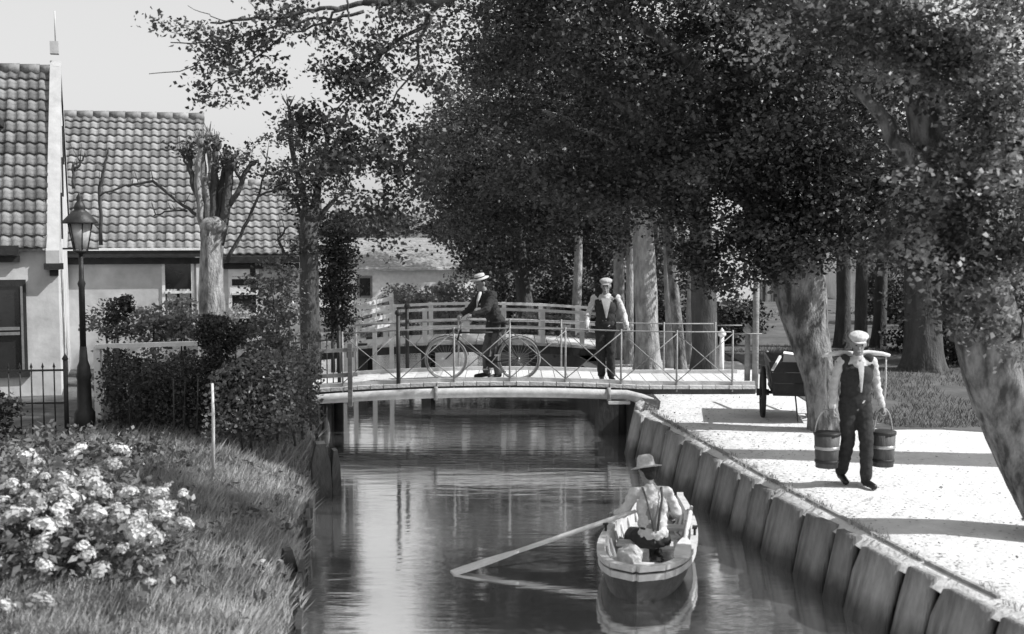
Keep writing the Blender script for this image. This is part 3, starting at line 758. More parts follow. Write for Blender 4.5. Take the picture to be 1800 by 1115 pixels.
# garden low wall with white ledge, stake
gw = thing('garden_rail', 'white garden rail with one end post behind the dark hedge', 'fence', D(168, 610, 17.6)); gw.location.z = 0
ztop = D(168, 609, 17.6).z
MB().bar((0, 0, ztop), (1.55, .3, ztop + .02), .1, .06).build('rail', M_white, gw)
MB().box((0.02, 0.02, ztop / 2), (.09, .09, ztop)).build('post', M_white, gw); MB().box((1.5, .32, ztop / 2), (.09, .09, ztop)).build('post', M_white, gw)
st = MB().tube([(0, 0, -.1), (0.01, 0, .62), (.0, .02, 1.02)], [.02, .019, .015], 8).build('garden_stake', M_oar); st.location = G(375, 828, -.02); 
st.scale = (1, 1, 1); tag(st, 'thin white stake standing upright in front of the hedge', 'stake')

n_ = 2600; yy_ = rng.uniform(8, 25, n_); xx_ = np.interp(yy_, [a for a, b in XR], [b for a, b in XR]) + .12 + rng.exponential(1.3, n_)
tag(link('fallen_leaves', mesh_np('fallen_leaves', leaf_quads(np.stack([xx_, yy_, np.full(n_, .022)], 1), .035, droop=0, flat=.97), quads(n_)), M_oldwood), 'scattered litter of small dry leaves on the pale paving', 'leaf litter', kind='stuff')
tf = []
for k in range(70):
    y_ = R.uniform(8.5, 19); x_ = xr(y_) + R.choice((.13, .2, .15)); m_ = 14
    a_ = rng.uniform(0, 6.28, m_); h_ = rng.uniform(.02, .07, m_); p_ = np.stack([x_ + rng.normal(0, .03, m_), y_ + rng.normal(0, .05, m_), np.zeros(m_)], 1); sd_ = np.stack([np.cos(a_), np.sin(a_), 0 * a_], 1) * .006; up_ = np.stack([np.sin(a_) * h_ * .5, np.cos(a_) * h_ * .5, h_], 1)
    tf.append(np.stack([p_ - sd_, p_ + sd_, p_ + up_ * .6 + sd_ * .7, p_ + up_], 1).reshape(-1, 3))
tf = np.concatenate(tf); tag(link('edge_weeds', mesh_np('edge_weeds', tf, quads(len(tf) // 4)), M_grass), 'small weeds along the edge of the quay paving', 'weeds', kind='stuff')

# ------------------------------------------------------------------ street lantern
pL = G(150, 764); ls = thing('street_lantern', 'black iron street lantern on a post beside the picket fence', 'street lamp', pL)
Yl = pL.y
zt = D(148, 440, Yl).z
MB().lathe([(.14, -.05), (.14, .3), (.1, .36), (.09, .75), (.105, .8), (.09, .86), (.085, .93), (.06, 1.0), (.045, 1.2)], 12).build('base', M_iron, ls)
MB().lathe([(.042, 1.15), (.04, zt - .5), (.055, zt - .45), (.035, zt - .4), (.028, zt - .04)], 12).build('post', M_iron, ls)
lz = zt
lan = MB()
for k in range(6):
    a = math.pi / 3 * k; lan.tube([(.095 * math.cos(a), .095 * math.sin(a), lz), (.165 * math.cos(a), .165 * math.sin(a), lz + .36)], .008, 5)
lan.lathe([(.03, lz - .05), (.105, lz - .02), (.105, lz)], 6)
lan.tube([(-.24, 0, lz + .02), (.24, 0, lz + .02)], .014, 6)
lan.build('lantern_frame', M_iron, ls)
mgl = mat('milky lantern glass', .5, .35, 10, .15, 0, spec=.6)
MB().lathe([(.09, lz + .005), (.158, lz + .355)], 6).build('lantern_glass', mgl, ls)
MB().lathe([(.235, lz + .355), (.24, lz + .375), (.12, lz + .50), (.07, lz + .54), (.085, lz + .56), (.06, lz + .62), (.03, lz + .66), (.045, lz + .7), (.0, lz + .78)], 12).build('lantern_roof', M_iron, ls)

# ------------------------------------------------------------------ posts near the cart
def tallpost(label, px, pyb, pyt, r, m, cap_=True, name='post'):
    b = G(px, pyb); top = D(px, pyt, b.y).z
    t = thing(name, label, 'post', b)
    MB().tube([(0, 0, -.1), (0, 0, top * .5), (0, 0, top)], [r, r, r * .9], 12).build('shaft', m, t)
    if cap_: MB().lathe([(r * 1.1, top), (r * 1.7, top + .03), (r * 1.7, top + .06), (0, top + .17)], 12).build('cap', m, t)
    return t
tallpost('tall round pale pole behind the handcart wheel', 1327, 690, 462, .055, M_oldwood, False, 'pole')
tallpost('short pale post with a pointed cap left of the tall pole', 1313, 689, 585, .05, M_oldwood, True)
tallpost('short pale post with a flat top on the right end of the footbridge', 1268, 668, 592, .045, M_white, True)

# ------------------------------------------------------------------ trees
# T1 over the carrier
T1 = G(1455, 757)
big_tree('big leaning elm with a thick sunlit trunk behind the water carrier',
         [T1, T1 + Vector((-.12, .03, .7)), D(1418, 580, 17.1), D(1402, 490, 17.2), D(1385, 400, 17.3), D(1340, 280, 17.4), D(1300, 120, 17.3)],
         [.22, .23, .29, .37, .34, .25, .12],
         [(D(1400, 450, 17.2), D(1200, 180, 16.8), .2, .06), (D(1390, 430, 17.2), D(1000, 120, 16.5), .16, .05), (D(1400, 440, 17.2), D(1600, 150, 17.8), .17, .05), (D(1340, 280, 17.3), D(900, -150, 16), .12, .04)],
         [((2.6, 17.0, 5.6), (2.6, 2.2, 2.2), 520), ((.7, 16.6, 6.3), (2.0, 2.0, 2.0), 330), ((4.0, 17.6, 4.4), (1.5, 1.6, 1.2), 190), ((2.4, 17.2, 3.7), (1.7, 1.3, .7), 130), ((2.8, 17, 8.4), (3, 2.5, 1.6), 260), ((4.7, 18, 6.2), (1.3, 1.5, 1.3), 70), ((2.6, 15.9, 4.0), (1.9, .8, 1.0), 150), ((4.1, 16.0, 3.6), (.7, .7, .7), 66), ((3.4, 16.1, 2.75), (.9, .6, .3), 44), ((1.0, 16.2, 3.5), (1.1, .8, .7), 70), (tuple(D(1450, 370, 16.2)), (.6, .4, .5), 44), (tuple(D(1560, 330, 16.4)), (.8, .5, .8), 64), (tuple(D(1500, 430, 16.3)), (.35, .4, .25), 22), (tuple(D(1340, 420, 16.2)), (.5, .4, .4), 40), (tuple(D(1240, 470, 16.4)), (.5, .4, .25), 24), (tuple(D(1360, 470, 16.4)), (.25, .3, .2), 12)], leaf=.065, per=76)
# T2 nearest, right edge
B2 = Vector((5.1, 11.0, 0))
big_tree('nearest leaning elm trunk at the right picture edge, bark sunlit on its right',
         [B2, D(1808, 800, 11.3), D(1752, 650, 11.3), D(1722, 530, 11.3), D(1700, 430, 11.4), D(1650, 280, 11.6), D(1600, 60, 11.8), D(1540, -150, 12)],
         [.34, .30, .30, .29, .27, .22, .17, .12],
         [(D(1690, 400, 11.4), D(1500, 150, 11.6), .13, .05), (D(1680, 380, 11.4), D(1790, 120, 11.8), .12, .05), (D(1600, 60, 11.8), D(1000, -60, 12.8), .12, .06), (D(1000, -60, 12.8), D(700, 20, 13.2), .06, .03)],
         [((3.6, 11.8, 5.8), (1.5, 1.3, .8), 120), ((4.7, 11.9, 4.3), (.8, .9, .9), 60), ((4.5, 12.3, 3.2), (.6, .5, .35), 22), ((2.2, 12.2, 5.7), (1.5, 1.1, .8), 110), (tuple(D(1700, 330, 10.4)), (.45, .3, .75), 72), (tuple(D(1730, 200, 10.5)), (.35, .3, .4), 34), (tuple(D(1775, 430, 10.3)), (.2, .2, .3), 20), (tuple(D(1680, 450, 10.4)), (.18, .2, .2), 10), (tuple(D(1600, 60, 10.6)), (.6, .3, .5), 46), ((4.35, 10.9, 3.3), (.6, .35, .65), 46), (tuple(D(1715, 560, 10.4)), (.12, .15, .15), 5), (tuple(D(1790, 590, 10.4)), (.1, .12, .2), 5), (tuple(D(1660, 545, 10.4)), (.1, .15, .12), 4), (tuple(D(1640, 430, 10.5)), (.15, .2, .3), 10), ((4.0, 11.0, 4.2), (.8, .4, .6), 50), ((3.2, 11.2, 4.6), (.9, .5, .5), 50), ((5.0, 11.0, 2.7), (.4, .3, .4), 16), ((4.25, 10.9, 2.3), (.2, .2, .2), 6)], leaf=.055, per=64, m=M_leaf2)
big_tree('elm just outside the right picture edge whose trunk shadow crosses the quay', [Vector((8.3, 14.4, 0)), Vector((8.2, 14.4, 2)), Vector((7.9, 14.5, 5.5))], [.55, .48, .3], [(Vector((7.9, 14.5, 5.4)), Vector((7.2, 14.5, 7.2)), .15, .05)], [((7.2, 14.6, 7.6), (1.4, 1.4, 1.2), 120)])
# the long bough against the sky
bo = []
for (x0, y0, x1, y1, nn) in ((560, 60, 720, 170, 26), (380, 30, 520, 110, 16), (600, 120, 700, 220, 18), (640, 0, 780, 80, 20), (300, 60, 420, 140, 15), (480, 20, 620, 80, 12), (400, 100, 480, 170, 11), (560, 180, 640, 250, 11), (350, 150, 400, 175, 5), (280, 30, 320, 70, 4), (690, 60, 800, 260, 24), (430, 0, 560, 30, 8), (640, 215, 710, 320, 24), (580, 230, 650, 330, 20), (650, 320, 700, 430, 14), (700, 200, 780, 340, 22), (600, 340, 660, 400, 9), (560, 100, 640, 150, 8), (490, 170, 560, 260, 14), (540, 250, 600, 300, 8), (670, 280, 720, 460, 12)):
    a, b = D(x0, y0, 13.2), D(x1, y1, 13.2); c = (a + b) / 2; bo.append(((c.x, c.y, c.z), (abs(b.x - a.x) / 2, .6, abs(a.z - b.z) / 2 + .04), nn))
# this bough belongs to the nearest elm: its own crown part
t2 = [o for o in S.objects if o.get('label', '').startswith('nearest leaning')][0]
off = t2.location
pts = crown_pts([((c[0] - off.x, c[1] - off.y, c[2] - off.z), r, n_) for c, r, n_ in bo],   .1, 38, 2.5, sub=False)
crown('bough_leaves', pts, .056, M_leaf, t2, flat=.3, droop=.4)
mb = MB()
def tw(p, q, ra, rb, n_=8):
    a, b = D(*p) - off, D(*q) - off; pts_ = limb_path(a, b, n_, -.04, .25); mb.tube(pts_, [ra + (rb - ra) * i / n_ for i in range(n_ + 1)], 6)
tw((1000, -60, 12.8), (640, 5, 13.2), .05, .035); tw((640, 5, 13.2), (540, 18, 13.2), .03, .022); tw((540, 18, 13.2), (370, 40, 13.2), .024, .01)
tw((640, 20, 13.3), (545, 33, 13.2), .02, .014); tw((545, 33, 13.2), (490, 45, 13.1), .016, .012); tw((490, 45, 13.1), (300, 75, 13.2), .012, .006)
tw((620, 10, 13.2), (500, 60, 13.3), .018, .01); tw((500, 60, 13.3), (350, 165, 13.3), .012, .005); tw((470, 70, 13.2), (420, 130, 13.2), .01, .004); tw((450, 80, 13.2), (262, 130, 13.2), .01, .004)
tw((800, -20, 13.2), (620, 130, 13.3), .03, .012); tw((700, 60, 13.2), (560, 220, 13.2), .016, .005); tw((760, 20, 13.2), (690, 180, 13.2), .02, .008); tw((610, 0, 13), (620, 60, 13), .012, .006); tw((667, 5, 13), (668, 80, 13), .014, .006)
tw((420, 42, 13.2), (330, 10, 13.2), .008, .003); tw((350, 70, 13.2), (280, 45, 13.2), .006, .003); tw((500, 45, 13.2), (440, 5, 13.2), .009, .004)
tag(mb.build('bough', M_barkd, t2))

# trees beyond the footbridge, right bank, leaning over the canal
def quick_tree(label, px, pyb, r, lean, h, blobs, leaf=.075, m=None, bark=None, group=None, per=46, lim=3, name='elm_tree'):
    b = G(px, pyb) if not isinstance(px, Vector) else px
    top = b + Vector((lean[0], lean[1], h))
    path = [b, b.lerp(top, .15) + Vector((lean[0] * -.03, 0, 0)), b.lerp(top, .4), b.lerp(top, .7), top]
    lm = [(b.lerp(top, .5 + .12 * i), Vector(blobs[i % len(blobs)][0]) + Vector((0, 0, R.uniform(-.3, .5))), r * .5, r * .15) for i in range(min(lim, 4))]
    return big_tree(label, path, [r * 1.15, r, r * .9, r * .75, r * .45], lm, blobs, leaf, m, bark, group, per, .17, name=name)
quick_tree('pale straight elm trunk just behind the right end of the footbridge', 1140, 655, .225, (-.3, 0, 0), 6.5,
           bark=M_barkpale, blobs=[((1.6, 23.6, 5.8), (2.6, 2.0, 2.2), 330), ((.4, 23.8, 4.6), (1.8, 1.6, 1.9), 230), ((2.2, 23.9, 3.9), (1.4, 1.0, .8), 90), ((-.1, 24.9, 2.95), (1.3, .8, .75), 80), ((1.3, 25.2, 3.0), (1.2, .8, .7), 70), ((-1.0, 24.6, 3.6), (.9, .8, .8), 60), ((.6, 24.2, 7.0), (1.9, 2, 1.2), 130)])
quick_tree('slim pale trunk left of the straight elm trunk behind the footbridge', 1088, 628, .125, (-.05, 0, 0), 5.5,
           bark=M_barkpale, blobs=[((1.2, 27.2, 5.2), (2.2, 1.6, 2.2), 240), ((.1, 27.6, 4.5), (1.6, 1.5, 2.2), 220)])
quick_tree('dark trunk between two pale ones behind the footbridge', 1118, 632, .15, (0, 0, 0), 6,
           [((2.9, 27.6, 5.5), (1.8, 1.6, 2.4), 200)], bark=M_barkd)
quick_tree('slender elm leaning left, right of the straight pale trunk', 1196, 652, .11, (-.45, 0, 0), 5.0,
           [((2.9, 24.5, 5.0), (1.5, 1.4, 1.5), 150)])
quick_tree('forked dark elm trunk in front of the white house, left of the low post', 1240, 662, .24, (-.25, .1, 0), 6.5,
           [((3.6, 23.4, 4.2), (1.4, 1.4, 1.2), 130), ((4.2, 23.6, 6.2), (2.0, 1.8, 1.7), 220)], bark=M_barkd)
quick_tree('slim pale trunk between the white railing and the straight pale elm', 1106, 640, .085, (0, 0, 0), 5, [((2.3, 26, 4.8), (1.0, 1, 1.2), 60)], bark=M_barkpale)
quick_tree('slim pale trunk just right of the straight pale elm', 1178, 646, .075, (-.2, 0, 0), 5, [((3.0, 25, 4.6), (.9, .9, 1.0), 50)], bark=M_barkpale)
quick_tree('slim grey trunk left of the forked dark elm', 1212, 640, .1, (.1, 0, 0), 5, [((3.8, 26, 4.9), (1.0, 1, 1.2), 60)], bark=M_barkpale)
quick_tree('slim trunk left of the man in the pale cap beyond the bridge', 1012, 600, .12, (.1, 0, 0), 4, [((1.7, 30.4, 4.6), (1.1, 1, 1.4), 70)], bark=M_barkpale)
quick_tree('low far pale tree behind the roof of the pale low house', Vector((-7.2, 62, 0)), 0, .2, (0, 0, 0), 2.4, [((-7.0, 62, 2.3), (4.2, 2, 1.5), 260)], leaf=.2, m=M_leafl)
# far row closing the canal
for i, (X, Y, zc, rx, rz_, nn, lab) in enumerate([
        (-.5, 31, 4.4, 1.7, 2.7, 320, 'dense elm overhanging the canal behind the man in the straw hat'),
        (1.6, 33, 4.8, 2.2, 3.0, 300, 'dense elm behind the man in the pale cap'),
        (-1.1, 38, 4.6, 1.9, 3.0, 300, 'far dense elm left of centre behind the white bridge'),
        (3.6, 37, 5.0, 2.4, 3.2, 260, 'far elm seen between the pale trunks'),
        (.8, 44, 5.2, 2.8, 3.8, 300, 'farthest elm closing the canal in the centre'),
        (4.6, 52, 6, 3.6, 4.6, 220, 'far elm right of centre against the white house')]):
    quick_tree(lab, Vector((X + (.9 if X > -1.5 else -.8), Y, 0)), 0, .2, (-.5, 0, 0), 5, [((X, Y, zc), (rx, 1.6, rz_), int(nn * .85)), ((X + .3, Y, 2.5), (rx * .9, 1.3, 1.0), nn // 2)], leaf=.11 if Y > 36 else .095, per=40, bark=M_barkd)
# right side trees
RT = [(1622, 652, .36, (-.15, 0), [((8.4, 25.8, 4.6), (2.2, 1.4, 2.2), 260), ((6.6, 26.0, 6.4), (1.6, 1.3, 1.6), 110), ((9.9, 26, 7.0), (1.6, 1.4, 1.5), 80), ((8.2, 25.4, 2.9), (1.6, 1, .6), 60)], 'thick dark elm trunk standing on the shaded verge at the right'),
      (1512, 622, .14, (.0, 0), [((7.2, 28.5, 4.8), (1.8, 1.6, 2.4), 200)], 'thin straight dark trunk right above the water carrier'),
      (1545, 612, .15, (.1, 0), [((8.6, 30.6, 5.2), (2.0, 1.6, 2.6), 200)], 'thin trunk between the carrier trunk and the thick dark elm'),
      (1482, 612, .17, (-.1, 0), [((6.4, 30, 5.2), (1.8, 1.6, 2.6), 190)], 'leaning thin dark trunk behind the big leaning elm'),
      (1760, 640, .3, (-.1, 0), [((11.0, 26.2, 3.6), (2.6, 1.6, 1.9), 220), ((12.8, 26.2, 6.2), (2.0, 1.4, 1.9), 90)], 'leafy elm at the far right behind the nearest trunk')]
for px, pyb, r_, ln, bl, lab in RT:
    bl = [(c, r, int(n_ * .62)) for c, r, n_ in bl]
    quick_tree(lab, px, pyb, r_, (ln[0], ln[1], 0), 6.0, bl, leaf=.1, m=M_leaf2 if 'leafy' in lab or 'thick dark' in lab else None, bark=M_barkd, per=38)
# far backdrop of trees along the horizon
for i, (X, Y, r_, lab) in enumerate([(-33, 75, 7, 'far round tree low behind the tiled roofs'), (26, 68, 5, 'far tree beyond the verge at the right'), (3, 80, 7, 'far tree at the end of the canal right of centre'), (-14, 90, 3, 'far low tree at the end of the canal left of centre')]):
    quick_tree(lab, Vector((X, Y, 0)), 0, .35, (0, 0, 0), 5, [((X, Y, r_ * .62), (r_, 2.5, r_ * .62), 420)], leaf=.24, per=34, bark=M_barkd, group=None)

# undergrowth on the far banks
for i, (px, py, Y, rx, rz_, lab) in enumerate(((705, 545, 44, 1.0, .9, 'dark bush on the far left bank beyond the white bridge'), (870, 500, 36, 1.6, .9, 'dark undergrowth behind the straw hat'), (960, 505, 38, 1.5, 1.0, 'dark undergrowth between the heads of the two men'), (1030, 500, 40, 1.6, 1.3, 'dark undergrowth left of the pale cap'),
        (1110, 540, 33, 1.2, 1.0, 'dark bushes between the pale trunks'), (1185, 540, 34, 1.1, 1.1, 'dark bushes right of the straight pale trunk'), (1290, 556, 33, .9, .5, 'dark clipped hedge left of the tall pole'), (1250, 590, 30, .5, .6, 'dark bush behind the forked dark trunk'), (1600, 520, 40, 1.6, 1.5, 'dark undergrowth behind the thick dark elm'), (1720, 540, 34, 2.2, 1.6, 'dark undergrowth at the far right of the verge'), (1500, 590, 40, 1.6, .5, 'low dark hedge beyond the verge'), (1650, 560, 27.5, 1.1, 1.3, 'tall dark bush just right of the thick dark elm trunk'), (1745, 585, 25, 1.3, 1.1, 'dark bushes filling the far right side of the verge'), (1690, 480, 30, 1.6, 1.2, 'dark high undergrowth above the bushes at the far right'), (1565, 500, 36, .8, 1.2, 'dark bush between the thin trunks and the thick dark elm'))):
    c = D(px, py, Y); t = thing('undergrowth', lab, 'bush', (c.x, Y, 0))
    pts = crown_pts([((0, 0, c.z), (rx, .7, rz_), 70), ((0, 0, c.z * .45), (rx, .7, max(.3, c.z * .5)), 60)], .16, 34, 2.4, sub=False)
    crown('foliage', pts, .1, M_leafd if i not in (1, 3) else M_leaf, t)
    MB().tube([(0, 0, -.05), (.05, 0, c.z * .5), (0, 0, c.z)], [.05, .04, .02], 6).build('stem', M_barkd, t)
# ---- pollarded limes left
def pollard(label, base, trunk, limbs, knobs, arms, rt, leaves=(), m=M_barkp, lm=None):
    t = thing('pollarded_lime', label, 'tree', base)
    off = Vector(base)
    P = [Vector(p) - off for p in trunk]
    MB().tube([P[0] - Vector((0, 0, .1))] + P, [rt * 1.2, rt * 1.1] + [rt] * (len(P) - 2) + [rt * 1.05], 20, .3).ell(P[-1] + Vector((0, 0, .02)), (rt * 1.25, rt * 1.2, rt * .9), seg=16, rings=10).build('trunk', m, t)
    for pts_, ra, rb in limbs:
        q = [Vector(p) - off for p in pts_]; fn = []
        for a, b in zip(q, q[1:]): fn += [a.lerp(b, k / 4) + Vector((R.uniform(-.02, .02), R.uniform(-.02, .02), 0)) for k in range(4)]
        fn.append(q[-1]); n_ = len(fn)
        mb = MB().tube(fn, [ra + (rb - ra) * i / (n_ - 1) for i in range(n_)], 9, .3)
        e = fn[-1]; mb.ell(e, (rb * 1.8, rb * 1.8, rb * 2.2), seg=8, rings=6)
        for k in range(16):                                  # short shoots from the cut head
            d_ = Vector((R.uniform(-.5, .5), R.uniform(-.5, .5), R.uniform(.5, 1))).normalized() * R.uniform(.12, .3); mb.tube([e, e + d_ * .6, e + d_], [.012, .009, .004], 4)
        mb.build('limb', m if R.random() < .35 else M_barkd, t)
    for pts_, ra, rb in arms:
        q = [Vector(p) - off for p in pts_]; fn = []
        for a, b in zip(q, q[1:]): fn += [a.lerp(b, k / 4) + Vector((R.uniform(-.02, .02), 0, R.uniform(-.02, .02))) for k in range(4)]
        fn.append(q[-1]); n_ = len(fn)
        mb = MB().tube(fn, [ra + (rb - ra) * i / (n_ - 1) for i in range(n_)], 7, .3)
        for k in range(n_ // 2):
            e = fn[R.randrange(n_)]; d_ = Vector((R.uniform(-.4, .4), R.uniform(-.3, .3), R.uniform(.2, 1))).normalized() * R.uniform(.1, .35); mb.tube([e, e + d_], [.01, .004], 4)
        mb.build('arm', M_barkd, t)
    if leaves:
        pts = crown_pts([(tuple(Vector(c) - off), r, n_) for c, r, n_ in leaves], .13, 26, 2.0)
        crown('crown', pts, .075, lm or M_leaf, t)
    return t
YP = 21.5
def P_(x, y, d=0): return D(x, y, YP + d)
b1 = P_(375, 600); b1.z = 0
pollard('pale pollarded lime with knobbly cut limbs in front of the cottage', b1,
        [b1, P_(372, 520), P_(372, 440), P_(376, 400)],
        [([P_(362, 430), P_(352, 360), P_(338, 320), P_(333, 275)], .075, .04), ([P_(368, 400), P_(360, 330), P_(356, 262)], .09, .05), ([P_(372, 410), P_(376, 320), P_(380, 255)], .085, .055),
         ([P_(378, 400), P_(390, 320, .2), P_(396, 285, .3)], .08, .05), ([P_(386, 430), P_(400, 350), P_(405, 290)], .09, .06), ([P_(356, 400), P_(346, 320, -.2), P_(352, 250, -.3)], .06, .045), ([P_(366, 400), P_(370, 300, .3), P_(368, 240, .3)], .06, .05)], None,
        [([P_(360, 390), P_(320, 360), P_(270, 320), P_(220, 325), P_(175, 345)], .035, .015), ([P_(178, 430, .3), P_(175, 330, .2), P_(186, 285, .2), P_(190, 262, .2)], .035, .018), ([P_(130, 300, .2), P_(142, 285, .2), P_(150, 270, .2)], .025, .012), ([P_(128, 330, .2), P_(130, 285, .2)], .03, .02),
         ([P_(404, 360), P_(425, 320), P_(438, 290), P_(455, 283)], .05, .03), ([P_(425, 320), P_(410, 290)], .03, .02), ([P_(400, 460), P_(430, 400), P_(455, 345), P_(505, 325)], .035, .018), ([P_(455, 345), P_(468, 290), P_(470, 270)], .02, .01), ([P_(330, 370), P_(290, 372), P_(270, 380)], .02, .01), ([P_(320, 268), P_(330, 300)], .02, .02), ([P_(310, 262), P_(333, 285)], .02, .02),
         ([P_(500, 450, 1), P_(490, 420, 1), P_(505, 400, 1)], .03, .015)], .2,
        leaves=[(P_(355, 262), (.45, .35, .16), 8), (P_(440, 275), (.5, .4, .25), 16), (P_(400, 262), (.5, .3, .12), 5), (P_(480, 300), (.3, .3, .25), 12)])
b2 = P_(545, 620, 1.0); b2.z = 0
pollard('dark ivy clad lime trunk at the left end of the footbridge', b2, [b2, P_(545, 520, 1), P_(543, 430, 1), P_(545, 380, 1)],
        [([P_(545, 400, 1), P_(530, 330, 1), P_(512, 250, 1), P_(508, 190, 1)], .09, .02), ([P_(545, 400, 1), P_(560, 320, 1), P_(575, 240, 1)], .09, .03), ([P_(543, 420, 1), P_(520, 350, 1), P_(500, 330, 1)], .05, .02), ([P_(548, 400, 1), P_(580, 360, 1), P_(610, 330, 1)], .06, .02)], None, [], .17,
        leaves=[(P_(530, 330, 1), (.55, .5, .5), 42), (P_(575, 330, 1), (.5, .5, .6), 46), (P_(590, 265, 1.2), (.35, .4, .35), 18), (P_(515, 230, 1), (.3, .3, .6), 26), (P_(545, 420, 1), (.35, .35, .4), 26), (P_(590, 400, 1.3), (.45, .4, .5), 36), (P_(545, 190, 1), (.25, .3, .3), 8)], m=M_barkd)
# columnar dark shrub beside it
def shrub(name, label, base, blobs, leaf, m, per=30, sigma=.09, cat='shrub', stems=6, flat=.4, shell=2.6, group=None):
    t = thing(name, label, cat, base, 0, group); off = Vector(base)
    pts = crown_pts([(tuple(Vector(c) - off), r, n_) for c, r, n_ in blobs], sigma, per, shell, sub=False)
    crown('foliage', pts, leaf, m, t, flat=flat)
    mb = MB()
    for k in range(stems):
        c = Vector(blobs[k % len(blobs)][0]) - off; a = Vector((c.x * .6 + R.uniform(-.08, .08), c.y * .6 + R.uniform(-.08, .08), -.05)); mb.tube([a, (a + c) / 2 + Vector((R.uniform(-.05, .05), 0, 0)), c], [.022, .016, .008], 5)
    tag(mb.build('stems', M_barkd, t), kind='stuff')
    return t
c0 = D(598, 620, 23.2); c0.z = 0
shrub('columnar_shrub', 'tall narrow dark evergreen right of the ivy clad lime', c0, [(D(598, 540, 23.2), (.28, .3, .75), 80), (D(598, 440, 23.2), (.27, .3, .65), 76), (D(580, 480, 23.4), (.2, .3, .7), 40)], .06, M_leafd, 44, .1)
# flowering pale bushes beyond the wooden bridge
for px, py, Y, rx, rz_, lab in ((790, 520, 32, .75, .42, 'pale flowering bush behind the wooden bridge left of the straw hat'), (720, 535, 31, .8, .4, 'pale bush behind the dark iron stanchion of the footbridge'), (955, 565, 29.5, .55, .35, 'pale bush on the far bank between the two standing men'), (1012, 620, 29, .35, .45, 'small pale bush below the pale cap man beyond the bridge'), (670, 560, 30, .4, .3, 'low pale bush beneath the sloping board fence')):
    c = D(px, py, Y); g0 = Vector((c.x, c.y, 0 if Y != 31 else 0)); shrub('pale_bush', lab, g0, [((c.x, c.y, c.z), (rx, .5, rz_), 44), ((c.x, c.y, c.z * .5), (rx * .8, .4, max(.2, c.z * .4)), 30)], .09, M_leafl, 22, .12)

# hedge and garden shrubs
def hedge(label, x0, x1, y0, y1, z1, n_, m, leaf=.05, name='hedge'):
    cx, cy = (x0 + x1) / 2, (y0 + y1) / 2
    t = thing(name, label, 'hedge', (cx, cy, -.1))
    P = np.stack([rng.uniform(x0, x1, n_), rng.uniform(y0, y1, n_), rng.uniform(0, 1, n_) ** .8 * z1], 1)
    bump_ = np.array([noise.noise(Vector((a * 1.4, c * 1.6, b))) for a, b, c in P.tolist()]); P[:, 1] += bump_ * .35; P[:, 2] *= 1 + bump_ * .28
    P -= np.array([cx, cy, -.1]); crown('foliage', P, leaf, m, t, flat=.3)
    mb = MB()
    for k in range(24): x = R.uniform(x0, x1) - cx; yv = R.uniform(y0, y1) - cy; mb.tube([(x, yv, -.05), (x + R.uniform(-.1, .1), yv, z1 * .9)], [.018, .008], 5)
    tag(mb.build('stems', M_barkd, t), kind='stuff')
    return t
hedge('dark dense garden hedge between the lantern and the canal', D(185, 700, 16.8).x, D(470, 700, 16.8).x, 16.3, 17.7, 1.0, 15000, M_leafd)
hedge('looser leafy hedge with lighter leaves next to the canal below the footbridge', D(380, 700, 16.2).x, D(545, 700, 16.6).x - .05, 15.6, 18.2, .95, 11000, M_leafb, .055)
c0 = D(385, 600, 16.7); g0 = Vector((c0.x, c0.y, 0)); c0.z = D(385, 590, 16.7).z
shrub('round_topiary', 'dark round clipped bush rising above the hedge', g0, [((c0.x, c0.y, c0.z), (.36, .34, .3), 130), ((c0.x, c0.y, c0.z - .4), (.3, .3, .35), 50)], .04, M_leafd, 44, .045)
for px, py, Y, rx, rz_, n_, m_, lab, lf in ((480, 520, 19.5, .55, .55, 80, M_leafb, 'leafy bush under the annexe window', .06), (490, 600, 18.6, .6, .5, 80, M_leafb, 'dark leafy bush right of the round clipped bush', .06),
        (270, 572, 19.2, .55, .3, 60, M_leafl, 'pale feathery plants under the cottage wall', .07), (320, 560, 19.6, .3, .35, 40, M_leafl, 'pale tall plants below the cottage window', .07), (185, 570, 19, .25, .3, 24, M_leafl, 'thin pale plant just right of the lantern post', .06),
        (412, 553, 18.6, .16, .1, 10, M_petal, 'small white flowering plant above the clipped bush', .05), (205, 560, 18.6, .13, .3, 26, M_leafd, 'dark crooked shrub against the cottage wall', .06)):
    c = D(px, py, Y); sh = shrub('garden_bush', lab, Vector((c.x, c.y, 0)), [((c.x, c.y, c.z), (rx, .35, rz_), n_), ((c.x, c.y, c.z * .45), (rx * .7, .3, c.z * .4), n_ // 2)], lf, m_, 26, .075)
    if 'crooked' in lab:
        pts = crown_pts([(tuple(D(222, 535, Y) - sh.location), (.1, .12, .13), 22)], .04, 30, 2, sub=False); tag(crown('foliage_top', pts, .055, M_leafd, sh), kind='stuff')

# flowering bush, lower left foreground, every blossom head a part
fbz = thing('flowering_bush', 'broad bush with big white blossoms in the lower left foreground', 'shrub', (-3.9, 10.3, 0))
blobs = [((-4.4, 10.4, .25), (.9, .9, .45), 60), ((-3.7, 10.3, .22), (.75, .8, .42), 55), ((-4.2, 9.5, .1), (.8, .6, .38), 42), ((-3.3, 9.7, .05), (.45, .5, .33), 26), ((-4.9, 11.3, .3), (.8, .7, .38), 36), ((-4.0, 11.4, .2), (.7, .6, .35), 30), ((-3.1, 10.7, .05), (.4, .5, .32), 22), ((-5.0, 10.2, .2), (.8, .8, .5), 50), ((-4.7, 12.2, .3), (.9, .6, .4), 36)]
off = fbz.location
pts = crown_pts([(tuple(Vector(c) - off), r, n_) for c, r, n_ in blobs], .13, 34, 3, sub=False)
crown('foliage', pts, .085, M_leafb, fbz, flat=.5, width=.26)
